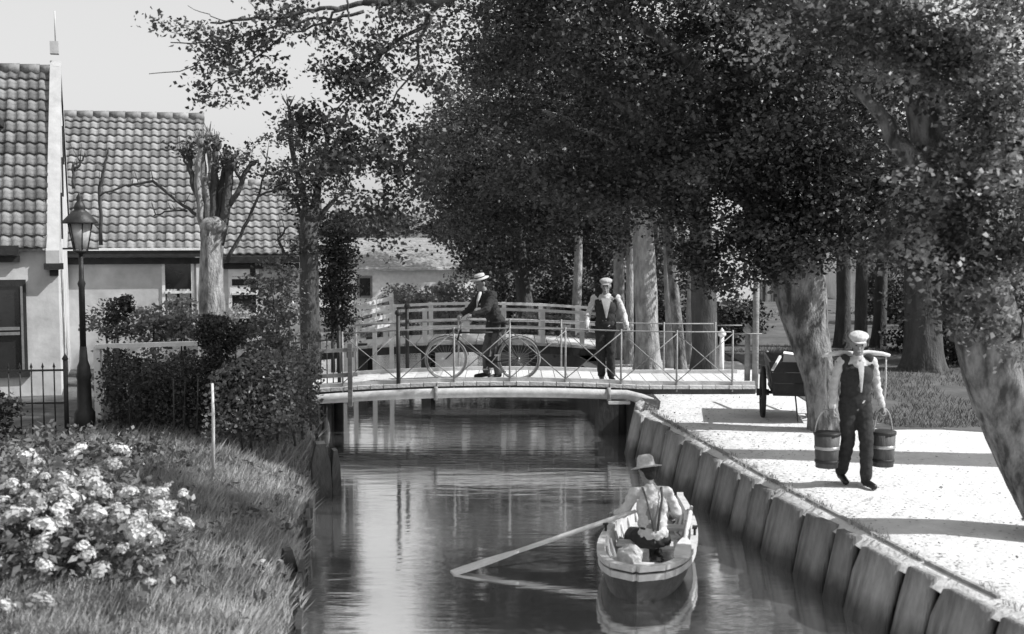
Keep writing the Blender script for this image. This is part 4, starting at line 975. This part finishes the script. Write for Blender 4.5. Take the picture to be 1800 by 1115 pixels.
crown('sun_toned_foliage', crown_pts([((c[0] - off.x, c[1] - off.y, c[2] + .12 - off.z), (r[0], r[1], r[2]), n // 3) for c, r, n in blobs], .12, 26, 5, sub=False), .08, M_leafl, fbz, flat=.5, width=.26)  # paler upper leaves, sunlight put into their colour
mb = MB()
for k in range(40):
    c = Vector(blobs[k % 9][0]) - off + Vector((R.uniform(-.5, .5), R.uniform(-.5, .5), 0)); mb.tube([Vector((c.x * .5, c.y * .5, -.1)), c + Vector((0, 0, .1))], [.015, .006], 5)
tag(mb.build('stems', M_barkd, fbz), kind='stuff')
def blossom(seed):
    g = random.Random(seed); mb = MB(); n_ = 44
    for k in range(n_):
        th = math.acos(1 - 1.35 * (k + .5) / n_); ph = k * 2.4
        d_ = Vector((math.sin(th) * math.cos(ph), math.sin(th) * math.sin(ph), math.cos(th))); c = d_ * .055 * g.uniform(.55, 1.4)
        a = d_.cross(Vector((g.uniform(-1, 1), g.uniform(-1, 1), g.uniform(-1, 1)))).normalized(); b = d_.cross(a); s_ = .021 * g.uniform(.7, 1.5)
        mb.add([c - a * s_, c + b * s_ * .9 + d_ * .012, c + a * s_ + d_ * .006, c - b * s_ * .9 + d_ * .012], [(0, 1, 2, 3)])
    me = mb.mesh('blossom'); me.materials.append(M_petal); return me
bls = [blossom(i) for i in range(4)]
spots = [(38, 900, 9.6), (18, 912, 9.5), (60, 880, 9.7), (110, 895, 9.7), (105, 920, 9.6), (75, 925, 9.4), (203, 818, 10.6), (195, 812, 10.7), (165, 850, 10.2), (160, 835, 10.3), (95, 870, 10), (115, 845, 10.1), (110, 860, 10), (75, 855, 10.1), (20, 852, 10.1), (245, 905, 9.8), (240, 920, 9.7), (255, 935, 9.6), (240, 945, 9.5), (275, 945, 9.6), (265, 865, 10.3), (295, 855, 10.5), (280, 870, 10.2), (225, 868, 10.1), (75, 950, 9.2), (155, 975, 9.1), (80, 1000, 8.9), (75, 1055, 8.6), (10, 1065, 8.5), (300, 890, 10), (325, 920, 9.8), (310, 925, 9.8), (130, 800, 11), (140, 790, 11.2), (60, 830, 10.6), (30, 790, 11.4), (215, 965, 9.3), (265, 1022, 9.0), (175, 1005, 9.0), (280, 985, 9.3), (5, 880, 9.8), (45, 855, 10.1), (125, 878, 9.9), (185, 870, 10), (165, 905, 9.8), (205, 890, 9.9)]
for i, (x, y_, Y) in enumerate(spots):
    k_ = R.choice((1, 2, 2))
    for j in range(k_):
        p = D(x + R.uniform(-26, 26) * (j > 0), y_ + R.uniform(-24, 20) * (j > 0), Y - .25) - off
        o = link('blossom', bls[(i + j) % 4], None, fbz, p, (R.uniform(-.7, .2), R.uniform(-.6, .6), R.uniform(0, 6))); s_ = R.choice((.45, .6, .8, 1.0, 1.15)) * R.uniform(.9, 1.1); o.scale = (s_ * R.uniform(.8, 1.3), s_, s_ * R.uniform(.6, .9))
# weeds hanging over the bank near the flowering bush
shrub('weed_clump', 'rank weeds in the shade under the iron fence at the left', Vector((-5.6, 14.3, 0)), [((-5.6, 14.3, .15), (1.1, .8, .3), 60), ((-4.6, 14.6, .12), (.8, .6, .22), 40)], .07, M_leafb, 28, .1)
shrub('dark_bush', 'small dark bush at the left picture edge below the iron fence', Vector((-6.35, 15.2, 0)), [((-6.35, 15.2, .4), (.3, .3, .42), 40)], .06, M_leafd, 28, .07)

# ------------------------------------------------------------------ people
def Rz(p, a): return Vector((p[0] * math.cos(a) - p[1] * math.sin(a), p[0] * math.sin(a) + p[1] * math.cos(a), p[2]))
def hand(mb, wr, el, pal, curl=.8, thumb=1):
    """wrist, elbow, palm normal; four fingers and a thumb, curled"""
    wr, el, pal = Vector(wr), Vector(el), Vector(pal).normalized()
    d = (wr - el).normalized(); pal = (pal - d * pal.dot(d)).normalized(); sd = d.cross(pal)
    mb.cap(wr, wr + d * .05, .026, .03, 8)
    for k in range(4):
        o = sd * (.012 + (-.03 + .020 * k)); b0 = wr + d * .035 + o; b1 = wr + d * .085 + o
        L = (.028, .034, .032, .025)[k]
        mb.cap(b0, b1, .013, .012, 7)
        c = curl; e1 = b1 + (d * math.cos(c) + pal * math.sin(c)) * L; e2 = e1 + (d * math.cos(2 * c) + pal * math.sin(2 * c)) * L * .9
        mb.cap(b1, e1, .0105, .0095, 7); mb.cap(e1, e2, .0095, .008, 7)
    tb = wr + d * .025 - sd * .02 * thumb; t1 = tb + (d * .6 - sd * .6 * thumb + pal * .4).normalized() * .04; t2_ = t1 + (d * .7 + pal * .6).normalized() * .03
    mb.cap(tb, t1, .014, .012, 7); mb.cap(t1, t2_, .012, .009, 7)
def person(label, loc, yaw, J, cl, scale=1.0):
    """J: joints in the person's frame (x right-hand side of viewer when facing -y ... y forward). cl: clothing dict"""
    t = thing('person', label, 'person', loc, yaw); t.scale = (scale,) * 3
    V_ = {k: Vector(v) for k, v in J.items() if k not in ('look', 'curl')}
    hd = V_['head']; nk = V_['neck']; look = Vector(J.get('look', (0, 1, 0))).normalized()
    side = look.cross(Vector((0, 0, 1))).normalized(); upv = side.cross(look)
    HM = Matrix((side, look, upv)).transposed().to_4x4()
    def hp(x, y, z): return hd + side * x + look * y + upv * z
    b = MB()
    b.ell(hd + upv * .02, (.076, .094, .10), HM); b.ell(hp(0, .012, -.045), (.058, .07, .07), HM)
    b.cap(hp(0, .088, -.0), hp(0, .108, -.028), .010, .014, 8); b.cap(hp(-.02, .092, -.062), hp(.02, .092, -.062), .008, .008, 6); b.ell(hp(0, .075, -.095), (.026, .02, .02), HM)
    b.cap(hp(-.045, .083, .028), hp(.045, .083, .028), .009, .009, 6)
    for s_ in (-1, 1): b.ell(hp(.077 * s_, -.005, -.005), (.012, .022, .034), HM)
    b.cap(nk, hd - upv * .04, .055, .052)
    ch, pv = V_['chest'], V_['pelvis']
    shl, shr = V_['shl'], V_['shr']
    b.cap(pv, ch, .12, .13); b.cap(shl, shr, .055, .055); b.cap(ch, nk, .12, .06)
    for q in 'lr':
        sh, el, wr = V_['sh' + q], V_['el' + q], V_['wr' + q]
        b.cap(sh, el, .047, .038); b.cap(el, wr, .038, .024); hand(b, wr, el, J.get('pal' + q, (0, 1, 0)), J.get('curl', .8), 1 if q == 'l' else -1)
        hi, kn, an = V_['hi' + q], V_['kn' + q], V_['an' + q]; toe = V_['toe' + q]
        b.cap(hi, kn, .078, .052); b.cap(kn, an, .052, .035); b.cap(an - Vector((0, 0, .03)), toe, .034, .026)
    fuse(b, 'body', M_skin, t, .0085, 1)
    # eyes and hair
    for s_ in (-1, 1): MB().ell(hp(.031 * s_, .083, .008), (.011, .008, .008), HM, 8, 6).build('eye', M_hair, t)
    h_ = MB(); h_.ell(hp(0, -.018, .038), (.083, .088, .088), HM); h_.ell(hp(0, -.05, -.02), (.07, .05, .07), HM); fuse(h_, 'hair', cl.get('hair', M_hair), t, .01, 1)
    # trousers
    tr = MB(); tr.ell(pv, (.165, .12, .12)); tr.ell(pv + (ch - pv) * .3, (.15, .112, .1))
    for q in 'lr':
        hi, kn, an = V_['hi' + q], V_['kn' + q], V_['an' + q]
        tr.cap(hi, kn, .098, .076); tr.cap(kn, an + (kn - an) * .07, .076, .066)
    fuse(tr, 'trousers', cl['trousers'], t, .012, 3, .012, 9)
    for q in 'lr':
        an, toe = V_['an' + q], V_['toe' + q]; s_ = MB(); s_.cap(an + Vector((0, 0, .0)), an - Vector((0, 0, .03)), .05, .045); s_.cap(an - (toe - an).normalized() * .03 - Vector((0, 0, .035)), toe, .042, .036)
        fuse(s_, 'shoe', M_shoe, t, .01, 1)
    # shirt or jacket
    up_ = MB(); jk = cl.get('jacket'); e = .022 if jk else .008
    mid = pv.lerp(ch, .55)
    up_.ell(ch, (.165 + e, .115 + e, .17)); up_.ell(mid, (.15 + e, .11 + e, .16)); up_.cap(shl, shr, .054 + e, .054 + e); up_.cap(ch.lerp(nk, .5), nk, .10, .065)
    up_.ell(pv + Vector((0, 0, .04)), (.16 + e, .118 + e, .12))
    if jk: up_.ell(pv - Vector((0, 0, .09)), (.2, .16, .19))
    for q in 'lr':
        sh, el, wr = V_['sh' + q], V_['el' + q], V_['wr' + q]
        up_.cap(sh, el, .052 + e, .047 + e * .6); up_.cap(el, wr - (wr - el).normalized() * .02, .047 + e * .6, .036 + e * .3)
    fuse(up_, 'jacket' if jk else 'shirt', cl['upper'], t, .0105, 2, .011, 13)
    if cl.get('collar'):
        MB().tube([nk + look * .075 + Vector((0, 0, .03)), nk + look * .13 - Vector((0, 0, .09)), nk + look * .15 - Vector((0, 0, .2))], [.03, .022, .008], 8).build('shirt_front', M_shirt, t)
    if cl.get('vest'):
        v = MB(); v.ell(ch, (.195, .138, .165)); v.ell(mid, (.172, .132, .17)); v.ell(pv + Vector((0, 0, .04)), (.18, .137, .13))
        for s_ in (shl, shr): v.cap(s_.lerp(nk, .25) + Vector((0, 0, .02)), s_.lerp(nk, .2) - Vector((0, 0, .06)), .06, .06)
        fuse(v, 'waistcoat', cl['vest'], t, .012, 3, .010, 8)
        f = Vector(cl.get('front', (0, 1, 0))).normalized(); sd_ = f.cross(Vector((0, 0, 1))).normalized()
        def fp(x, z, out_=.15): return ch + f * out_ + sd_ * x + Vector((0, 0, z))
        if cl.get('vee'):
            w_ = cl['vee']; mb_ = MB(); n_ = 6; vs = []; fs = []
            for i in range(n_ + 1):
                tt = i / n_; ww = w_ * (1 - tt) + .008
                for s_ in (-1, 0, 1): vs.append(fp(s_ * ww, .17 - .33 * tt, .150 - .006 * abs(s_) - .07 * max(0, .4 - tt)))
            for i in range(n_):
                for k in range(2): a = i * 3 + k; fs.append((a, a + 1, a + 4, a + 3))
            m_ = len(vs); vs += [v_ - f * .04 for v_ in vs]; fs += [tuple(m_ + q for q in reversed(f_)) for f_ in fs]
            MB().add(vs, fs, True).build('shirt_front', M_shirt, t)
    # headgear
    kind = cl.get('hat')
    if kind == 'boater':
        m = Matrix.Translation(hp(0, 0, .075)) @ HM
        MB().lathe([(.0, 0), (.15, .0), (.152, .008), (.09, .012), (.086, .075), (.083, .08), (0, .082)], 24, m).build('straw_hat', M_straw, t)
        MB().lathe([(.0895, .014), (.0885, .045)], 24, m).build('hat_band', M_dcloth, t)
    elif kind == 'cap':
        m = HM; q = MB(); q.ell(hp(0, -.004, .088), (.108, .122, .048), HM); q.ell(hp(0, .0, .06), (.09, .104, .045), HM); fuse(q, 'cap', cl.get('capm', M_cap), t, .009, 2, .004, 20)
        MB().ell(hp(0, .10, .052), (.065, .055, .008), HM).build('cap_peak', cl.get('capm', M_cap), t)
    elif kind == 'brim':
        m = Matrix.Translation(hp(0, 0, .06)) @ HM
        MB().lathe([(.0, .0), (.08, .0), (.165, -.012), (.168, -.004), (.10, .014), (.094, .05), (.085, .1), (.06, .13), (0, .125)], 24, m).build('hat', cl.get('capm', M_cap), t)
    return t

# man with straw hat beside the bicycle, leaning to the left over the handlebar
bzm = deckz(D(860, 660, 21.3).x)
pm_ = Vector((D(866, 660, 21.3).x, 21.15, bzm))
# frame: +y forward = facing; he faces left-ish and towards us: rotate so forward -> (-.8,-.6)
yaw = math.atan2(-.5, -.85) - math.pi / 2
person('man in straw boater and dark suit bending over his bicycle on the footbridge', pm_, yaw,
       dict(pelvis=(0, -.06, .93), chest=(0, .06, 1.22), neck=(0, .15, 1.43), head=(0, .21, 1.58), look=(0, 1, -.3), shl=(-.19, .10, 1.385), shr=(.19, .10, 1.385),
            ell=(-.3, .28, 1.16), wrl=(-.22, .50, 1.08), elr=(.3, .26, 1.14), wrr=(.22, .46, 1.06), hil=(-.09, -.06, .9), hir=(.09, -.06, .9),
            knl=(-.10, 0, .49), knr=(.10, .05, .49), anl=(-.10, -.05, .09), anr=(.11, .05, .09), toel=(-.13, .13, .035), toer=(.15, .23, .035), pall=(0, 0, -1), palr=(0, 0, -1), curl=.9),
       dict(trousers=M_mcloth, upper=M_dcloth, jacket=True, collar=True, hat='boater'), 1.04)
# man in pale cap with both hands on the near rail
p2 = Vector((D(1064, 668, 21.0).x, 21.02, deckz(D(1064, 668, 21).x)))
person('man in pale cap, white shirt and dark waistcoat with both hands on the bridge rail', p2, math.pi,
       dict(pelvis=(0, 0, .93), chest=(0, .02, 1.23), neck=(0, .03, 1.45), head=(0, .05, 1.60), look=(.15, 1, -.15), shl=(-.19, .02, 1.40), shr=(.19, .02, 1.40),
            ell=(-.30, .02, 1.14), wrl=(-.34, .20, .94), elr=(.29, .02, 1.14), wrr=(.33, .20, .94), hil=(-.09, 0, .9), hir=(.09, 0, .9),
            knl=(-.09, .05, .48), knr=(.08, .02, .48), anl=(-.10, .0, .09), anr=(.06, -.03, .09), toel=(-.13, .17, .035), toer=(.06, .15, .035), pall=(.2, .2, -1), palr=(-.2, .2, -1), curl=.9),
       dict(trousers=M_dcloth, upper=M_shirt, vest=M_dcloth, vee=.075, hat='cap'), 1.02)
# water carrier walking towards us with a yoke
p3 = G(1500, 853)
person('boy in pale cap and dark waistcoat walking on the quay with a shoulder yoke', p3, math.pi + .12,
       dict(pelvis=(0, 0, .92), chest=(0, .02, 1.21), neck=(0, .05, 1.42), head=(0.01, .09, 1.57), look=(.30, 1, -.25), shl=(-.18, .02, 1.36), shr=(.18, .02, 1.36),
            ell=(-.25, -.03, 1.10), wrl=(-.29, .06, .87), elr=(.24, -.02, 1.10), wrr=(.28, .06, .86), hil=(-.09, 0, .9), hir=(.09, 0, .9),
            knl=(-.09, .12, .49), knr=(.07, .0, .47), anl=(-.09, .12, .09), anr=(.08, -.16, .11), toel=(-.11, .30, .04), toer=(.09, .01, .04), pall=(1, 0, 0), palr=(-1, 0, 0), curl=1.0),
       dict(trousers=M_dcloth, upper=M_shirt, vest=M_dcloth, vee=.032, hat='cap', capm=mat('sunbleached cap cloth', .66, .5, 30, .9, .3)), .99)
# yoke with ropes, buckets hang from it
yk = thing('shoulder_yoke', 'wooden yoke with hanging ropes across the shoulders of the water carrier', 'yoke', p3 + Vector((0, .0, 0)), .12)
yz = 1.435
MB().tube([(-.38, 0, yz - .02), (-.3, 0, yz), (-.16, .03, yz + .01), (0, .06, yz), (.16, .03, yz + .01), (.3, 0, yz), (.38, 0, yz - .02)], [.022, .028, .038, .03, .038, .028, .022], 10, oval=.8).build('beam', M_oar, yk)
for s_ in (-1, 1):
    MB().tube([(.34 * s_, 0, yz - .02), (.34 * s_, -.01, 1.1), (.315 * s_, -.02, .83)], .010, 6).build('rope', M_rope, yk)
def bucket(label, x, rz0):
    q = thing('water_bucket', label, 'bucket', p3 + Rz((x, -.02, .21), .12), rz0, 'water buckets on the yoke')
    MB().lathe([(.0, .0), (.118, .0), (.138, .38), (.126, .38), (.122, .33), (.0, .33)], 20).build('staves', M_bucket, q)
    for z, r_ in ((.05, .123), (.2, .131), (.35, .139)): MB().lathe([(r_, z), (r_ + .006, z + .004), (r_ + .006, z + .03), (r_ + .001, z + .034)], 20).build('hoop', M_steel if z == .2 else M_iron, q)
    MB().tube([(.135 * math.cos(a), 0, .36 + .27 * math.sin(a)) for a in [math.pi * i / 12 for i in range(13)]], .008, 6).build('handle', M_steel, q)
bucket('water bucket hanging on the left end of the yoke as seen, clear of the legs', -.315, .1)
bucket('water bucket hanging on the right end of the yoke as seen, beside the striding leg', .315, .5)

# ------------------------------------------------------------------ bicycle
def bicycle(label, loc, yaw):
    t = thing('bicycle', label, 'bicycle', loc, yaw); Rw = .355; wb_ = 1.24
    for x in (0, wb_):
        w = MB(); seg = 36
        pts = [(x + Rw * math.cos(2 * math.pi * k / seg), 0, Rw + Rw * math.sin(2 * math.pi * k / seg)) for k in range(seg + 1)]
        wh = MB().tube(pts, .019, 8, caps=False).build('wheel', M_rubber, t)
        pts = [(x + (Rw - .03) * math.cos(2 * math.pi * k / seg), 0, Rw + (Rw - .03) * math.sin(2 * math.pi * k / seg)) for k in range(seg + 1)]
        MB().tube(pts, .010, 6, caps=False).build('rim', M_steel, wh)
        sp = MB()
        for k in range(24): a = 2 * math.pi * k / 24; sp.tube([(x, .03 * (-1) ** k, Rw), (x + (Rw - .03) * math.cos(a), 0, Rw + (Rw - .03) * math.sin(a))], .0016, 4)
        sp.tube([(x, -.045, Rw), (x, .045, Rw)], .02, 8); sp.build('spokes', M_steel, wh)
        pts = [(x + (Rw + .035) * math.cos(a), 0, Rw + (Rw + .035) * math.sin(a)) for a in [math.radians(v) for v in (range(-10, 171, 12) if x else range(5, 181, 12))]]
        MB().tube(pts, .016, 6, oval=.5).build('mudguard', M_iron, t)
    seat = Vector((.34, 0, .86)); bb = Vector((.47, 0, .29)); hd_ = Vector((1.0, 0, .84)); hd2 = Vector((1.05, 0, .66))
    f = MB(); r_ = .015
    for a, b in ((seat, bb), (Vector((.35, 0, .80)), Vector((1.01, 0, .80))), (bb, hd2), (hd_, hd2)): f.tube([a, b], r_, 8)
    for s_ in (-1, 1): f.tube([(0, .055 * s_, Rw), bb], .010, 6); f.tube([(0, .055 * s_, Rw), (.36, .01 * s_, .78)], .009, 6)
    f.build('frame', M_iron, t)
    fk = MB()
    for s_ in (-1, 1): fk.tube([hd2 + Vector((0, .03 * s_, 0)), Vector((1.13, .05 * s_, .46)), Vector((wb_, .055 * s_, Rw))], .011, 6)
    fk.tube([hd2 + Vector((0, -.04, 0)), hd2 + Vector((0, .04, 0))], .014, 6); fk.build('fork', M_iron, t)
    MB().tube([hd_, hd_ + Vector((-.02, 0, .14))], .012, 6).tube([(.78, -.27, .97), (.86, -.26, 1.0), (.97, -.12, .985), (.98, 0, .985), (.97, .12, .985), (.86, .26, 1.0), (.78, .27, .97)], .011, 8).build('handlebar', M_steel, t)
    for s_ in (-1, 1): MB().tube([(.70, .275 * s_, .955), (.80, .268 * s_, .975)], .017, 8).build('grip', M_shoe, t)
    sd = MB(); sd.ell((.22, 0, .96), (.07, .095, .03)); sd.cap((.24, 0, .96), (.44, 0, .965), .035, .018); fuse(sd, 'saddle', M_shoe, t, .01, 2)
    MB().tube([seat - Vector((0, 0, .03)), (.31, 0, .95)], .012, 6).build('seat_post', M_steel, t)
    MB().lathe([(.0, -.004), (.10, -.004), (.10, .004), (0, .004)], 20, Matrix.Translation(bb + Vector((0, -.05, 0))) @ Matrix.Rotation(math.pi / 2, 4, 'X')).build('chain_guard', M_iron, t)
    for s_, d_ in ((-1, Vector((.1, 0, -.13))), (1, Vector((-.1, 0, .13)))):
        MB().tube([bb + Vector((0, .06 * s_, 0)), bb + d_ + Vector((0, .07 * s_, 0))], .009, 6).box(tuple(bb + d_ + Vector((0, .12 * s_, 0))), (.09, .08, .02)).build('crank', M_steel, t)
    return t
bx0 = D(912, 620, 21.0); bx1 = D(790, 620, 21.0)
yb = 20.98
mz = deckz((bx0.x + bx1.x) / 2) + .005
bk = bicycle('old upright bicycle standing along the rail in front of the man in the straw boater', (bx0.x, yb, mz), math.pi)
bk.rotation_euler[0] = .03

# ------------------------------------------------------------------ handcart
def cart(loc, yaw):
    t = thing('handcart', 'dark two wheeled handcart parked on the quay beside the leaning elm', 'cart', loc, yaw); Rw = .36
    for x in (-.62, .42):
        wv = MB(); seg = 32
        pts = [(x, Rw * math.cos(2 * math.pi * k / seg), Rw + Rw * math.sin(2 * math.pi * k / seg)) for k in range(seg + 1)]
        w = MB().tube(pts, .032, 8, caps=False, oval=1).build('wheel', M_darkwood, t)
        s_ = MB()
        for k in range(12): a = math.pi * k / 6; s_.tube([(x, 0, Rw), (x, Rw * math.cos(a) * .95, Rw + Rw * math.sin(a) * .95)], [.022, .015], 6)
        s_.tube([(x - .09, 0, Rw), (x + .09, 0, Rw)], [.055, .045], 10); s_.build('spokes', M_darkwood, w)
    MB().tube([(-.7, 0, Rw), (.5, 0, Rw)], .025, 8).build('axle', M_iron, t)
    # tub with sloping sides made of boards
    for i in range(3):
        z0, z1 = .42 + i * .16, .42 + (i + 1) * .16 - .012
        k0, k1 = 1 + (z0 - .42) * .35, 1 + (z1 - .42) * .35
        for s_ in (-1, 1):
            MB().add([(-.5 * k0, .62 * s_ * k0, z0), (.32 * k0, .62 * s_ * k0, z0), (.32 * k1, .62 * s_ * k1, z1), (-.5 * k1, .62 * s_ * k1, z1), (-.5 * k0, (.62 * k0 - .03) * s_, z0), (.32 * k0, (.62 * k0 - .03) * s_, z0), (.32 * k1, (.62 * k1 - .03) * s_, z1), (-.5 * k1, (.62 * k1 - .03) * s_, z1)],
                     [(0, 1, 2, 3), (7, 6, 5, 4), (3, 2, 6, 7), (0, 4, 5, 1)]).build('board', M_darkwood, t)
        for xx in (-.5, .32):
            s_ = -1 if xx < 0 else 1
            MB().add([(xx * k0, -.6 * k0, z0), (xx * k0, .6 * k0, z0), (xx * k1, .6 * k1, z1), (xx * k1, -.6 * k1, z1), (xx * k0 - .03 * s_, -.6 * k0, z0), (xx * k0 - .03 * s_, .6 * k0, z0), (xx * k1 - .03 * s_, .6 * k1, z1), (xx * k1 - .03 * s_, -.6 * k1, z1)],
                     [(0, 1, 2, 3), (7, 6, 5, 4), (3, 2, 6, 7), (0, 4, 5, 1)]).build('board', M_darkwood, t)
    MB().box((-.09, 0, .41), (.84, 1.25, .04)).build('floor', M_darkwood, t)
    for x in (-.45, .27): MB().tube([(x, -.6, .5), (x, .3, .47), (x - .02, 1.45, .82)], [.03, .03, .022], 8).build('shaft', M_oldwood, t)
    MB().bar((-.42, -.62, .96), (-.55, -.95, .80), .03, .03).build('tailboard_stay', M_white, t)
    for x in (-.2, .05): MB().tube([(x, -.58, .42), (x * .8, -.62, .02)], .011, 6).build('prop', M_iron, t)
    return t
pc = G(1352, 741); crt = cart(pc + Vector((.62, .42, 0)), -.14)
bxp = D(1392, 640, 18.0)
bxo = MB().box((0, 0, .13), (.27, .3, .26)).box((0, 0, .265), (.29, .32, .02)).build('crate', M_white); bxo.location = (bxp.x, 18.05, D(1392, 655, 18.0).z)
tag(bxo, 'small whitish crate standing on the load of the dark handcart', 'crate')
bxo.rotation_euler = (.0, .12, -.25)

# ------------------------------------------------------------------ boat, rower, oars, sack
bw = G(1120, 996, -.32); stn = G(1168, 858, -.34)
ax = (stn - bw); ax.z = 0; Lb = 3.4; ya = math.atan2(ax.x, ax.y)
boat = thing('rowing_boat', 'small open rowing boat with a white gunwale and tarred hull by the quay wall', 'boat', (bw.x, bw.y, WATER), -ya)
def hull(off_=0.0, zo=0.0, top=None):
    """local: y from bow (0) to stern; returns grid"""
    N, Mv = 22, 9; vs = []
    for i in range(N + 1):
        t = i / N; y_ = t * Lb
        bwid = .46 * (math.sin(math.pi * min(1, (t * .86 + .0)) ** .62)) ** .75 if t < .97 else .46 * (math.sin(math.pi * (.97 * .86) ** .62)) ** .75
        bwid = max(.012, bwid) ; sheer = .26 + .07 * (1 - t * 2.2) ** 2 * (1 if t < .45 else 0) + .06 * max(0, t - .6)
        for j in range(Mv + 1):
            a = -math.pi / 2 + math.pi * j / Mv
            x = (bwid - off_) * math.sin(a) * (1.0 if abs(math.sin(a)) > .1 else 1)
            z = -.16 + (sheer + .16) * (1 - math.cos(a) ** .8 if math.cos(a) > 0 else 1) + zo * math.cos(a)
            x = (bwid - off_) * (abs(math.sin(a)) ** .6) * (1 if a > 0 else -1) if abs(a) > 1e-6 else 0
            vs.append((x, y_ + (off_ * 1.2 if i == 0 else 0) - .10 * (z + .16) * (1 - t) ** 3 * 2, z))
    return vs, N, Mv
vs, N, Mv = hull(); fs = [(i * (Mv + 1) + j, i * (Mv + 1) + j + 1, (i + 1) * (Mv + 1) + j + 1, (i + 1) * (Mv + 1) + j) for i in range(N) for j in range(Mv)]
fs.append(tuple(N * (Mv + 1) + j for j in range(Mv + 1)))
MB().add(vs, fs, True).build('hull', M_boatd, boat)
vs2, _, _ = hull(.03, .04)
fs2 = [tuple(reversed(f)) for f in fs]
MB().add(vs2, fs2, True).build('lining', M_boat, boat)
for s_ in (0, Mv):
    g_ = [Vector(vs[i * (Mv + 1) + s_]) for i in range(N + 1)]; mb = MB()
    for a, b in zip(g_, g_[1:]):
        if (b - a).length > .001: mb.bar(a + Vector((0, 0, .012)), b + Vector((0, 0, .012)), .075, .05)
    mb.build('gunwale', M_boat, boat)
    st_ = MB()
    for a, b in zip(g_, g_[1:]): st_.bar(a + Vector((0, 0, -.07)) * 1, b + Vector((0, 0, -.07)), .05, .06)
    st_.build('rubbing_strake', M_boat, boat)
MB().tube([(0, .0, -.16), (0, -.05, .1), (0, -.06, .2), (0, -.07, .33)], [.012, .014, .018, .02], 8).build('stem', M_boatd, boat)
for i, yv in enumerate((.85, 1.72, 2.5, 3.1)):
    wd = .74 if 0 < i < 3 else .58; MB().box((0, yv, .11), (wd, .2, .03)).build('thwart', M_boat, boat)
for i in range(6): MB().box((-.25 + i * .1, 1.9, -.085), (.075, 2.4, .02)).build('floor_board', M_oldwood, boat)
for i in range(9):
    yv = .5 + i * .32; t_ = yv / Lb; bwid = .46 * (math.sin(math.pi * (t_ * .86) ** .62)) ** .75 - .035
    for s_ in (-1, 1): MB().tube([(bwid * s_ * .35, yv, -.08), (bwid * s_ * .86, yv, .04), (bwid * s_ * .985, yv, .22)], .016, 5).build('rib', M_boat, boat)
bl = boat.matrix_world; bm = Matrix.Translation(boat.location) @ Matrix.Rotation(-ya, 4, 'Z')
for s_ in (-1, 1):
    MB().tube([(.46 * s_, 1.45, .27), (.46 * s_, 1.45, .37)], .014, 6).box((.46 * s_, 1.45, .38), (.05, .09, .02)).build('rowlock', M_iron, boat)
# rower: sits on the middle thwart with his back to us
seatp = bm @ Vector((.02, 1.62, .125))
rw = person('man in brimmed hat, pale shirt and dark waistcoat sitting with his back to us, rowing', seatp - Vector((0, 0, .12)), .10,
            dict(pelvis=(0, 0, .20), chest=(0, .06, .50), neck=(0, .13, .71), head=(-.03, .19, .86), look=(-.5, 1, -.3), shl=(-.18, .12, .66), shr=(.18, .12, .66),
                 ell=(-.29, .12, .44), wrl=(-.33, .34, .40), elr=(.28, .12, .44), wrr=(.30, .32, .36), hil=(-.10, .03, .18), hir=(.10, .03, .18),
                 knl=(-.13, .45, .14), knr=(.13, .45, .14), anl=(-.16, .62, -.08), anr=(.16, .62, -.08), toel=(-.17, .80, -.10), toer=(.17, .80, -.10), pall=(.2, 0, -1), palr=(-.2, 0, -1), curl=1.0),
            dict(trousers=M_dcloth, upper=M_shirt, hat='brim', capm=M_cap), 1.0)
for s_ in (-1, 1): MB().tube([(.02 * s_, -.118, .30), (.045 * s_, -.095, .46), (.085 * s_, -.04, .63), (.10 * s_, .08, .72)], .016, 6, oval=.5).build('brace', M_mcloth, rw)
# oars
def oar(label, a, b, grip):
    """a = grip end, b = blade tip"""
    a, b = Vector(a), Vector(b); d = (b - a); L = d.length; d = d / L; t = thing('oar', label, 'oar', (a + b) / 2)
    o_ = t.location
    MB().tube([a - o_, a + d * .3 - o_, a + d * (L - .7) - o_], [.018, .026, .022], 10).build('shaft', M_oar, t)
    sd = d.cross(Vector((0, 0, 1))).normalized(); bl_ = MB(); vs = []; fs = []
    for i, (u, w_) in enumerate(((.72, .022), (.6, .05), (.4, .075), (.15, .08), (0, .07))):
        c = b - d * u - o_
        for s_ in (-1, 1):
            for q in (-1, 1): vs.append(c + sd * w_ * s_ + Vector((0, 0, .012 * q)))
    for i in range(4):
        for q0, q1 in ((0, 1), (1, 3), (3, 2), (2, 0)): fs.append((i * 4 + q0, i * 4 + q1, i * 4 + 4 + q1, i * 4 + 4 + q0))
    fs += [(0, 2, 3, 1), (16, 17, 19, 18)]
    bl_.add(vs, fs).build('blade', M_oar, t)
    return t
pl_ = bm @ Vector((-.46, 1.45, .40))
tip = G(795, 1008, WATER + .0); d_ = (pl_ - tip).normalized()
oar('long pale oar reaching out from the boat to the water on the left', pl_ + d_ * .35, tip, None)
ro = bm @ Vector((.66, 2.0, .44)); rt_ = bm @ Vector((.40, -.05, .20))
oar('pale oar shipped along the right gunwale of the boat', bm @ Vector((.37, 2.6, .33)), bm @ Vector((.385, .42, .34)), None)
sk = MB(); c_ = bm @ Vector((-.2, 1.05, .02)); sk.ell((0, 0, .06), (.16, .22, .12)); sk.ell((.05, .14, .10), (.13, .13, .11)); sk.ell((-.05, -.16, .08), (.1, .12, .12))
skt = thing('sack', 'crumpled pale sack lying in the boat in front of the rower', 'sack', c_); fuse(sk, 'cloth', M_sack, skt, .012, 3, .03, 9)
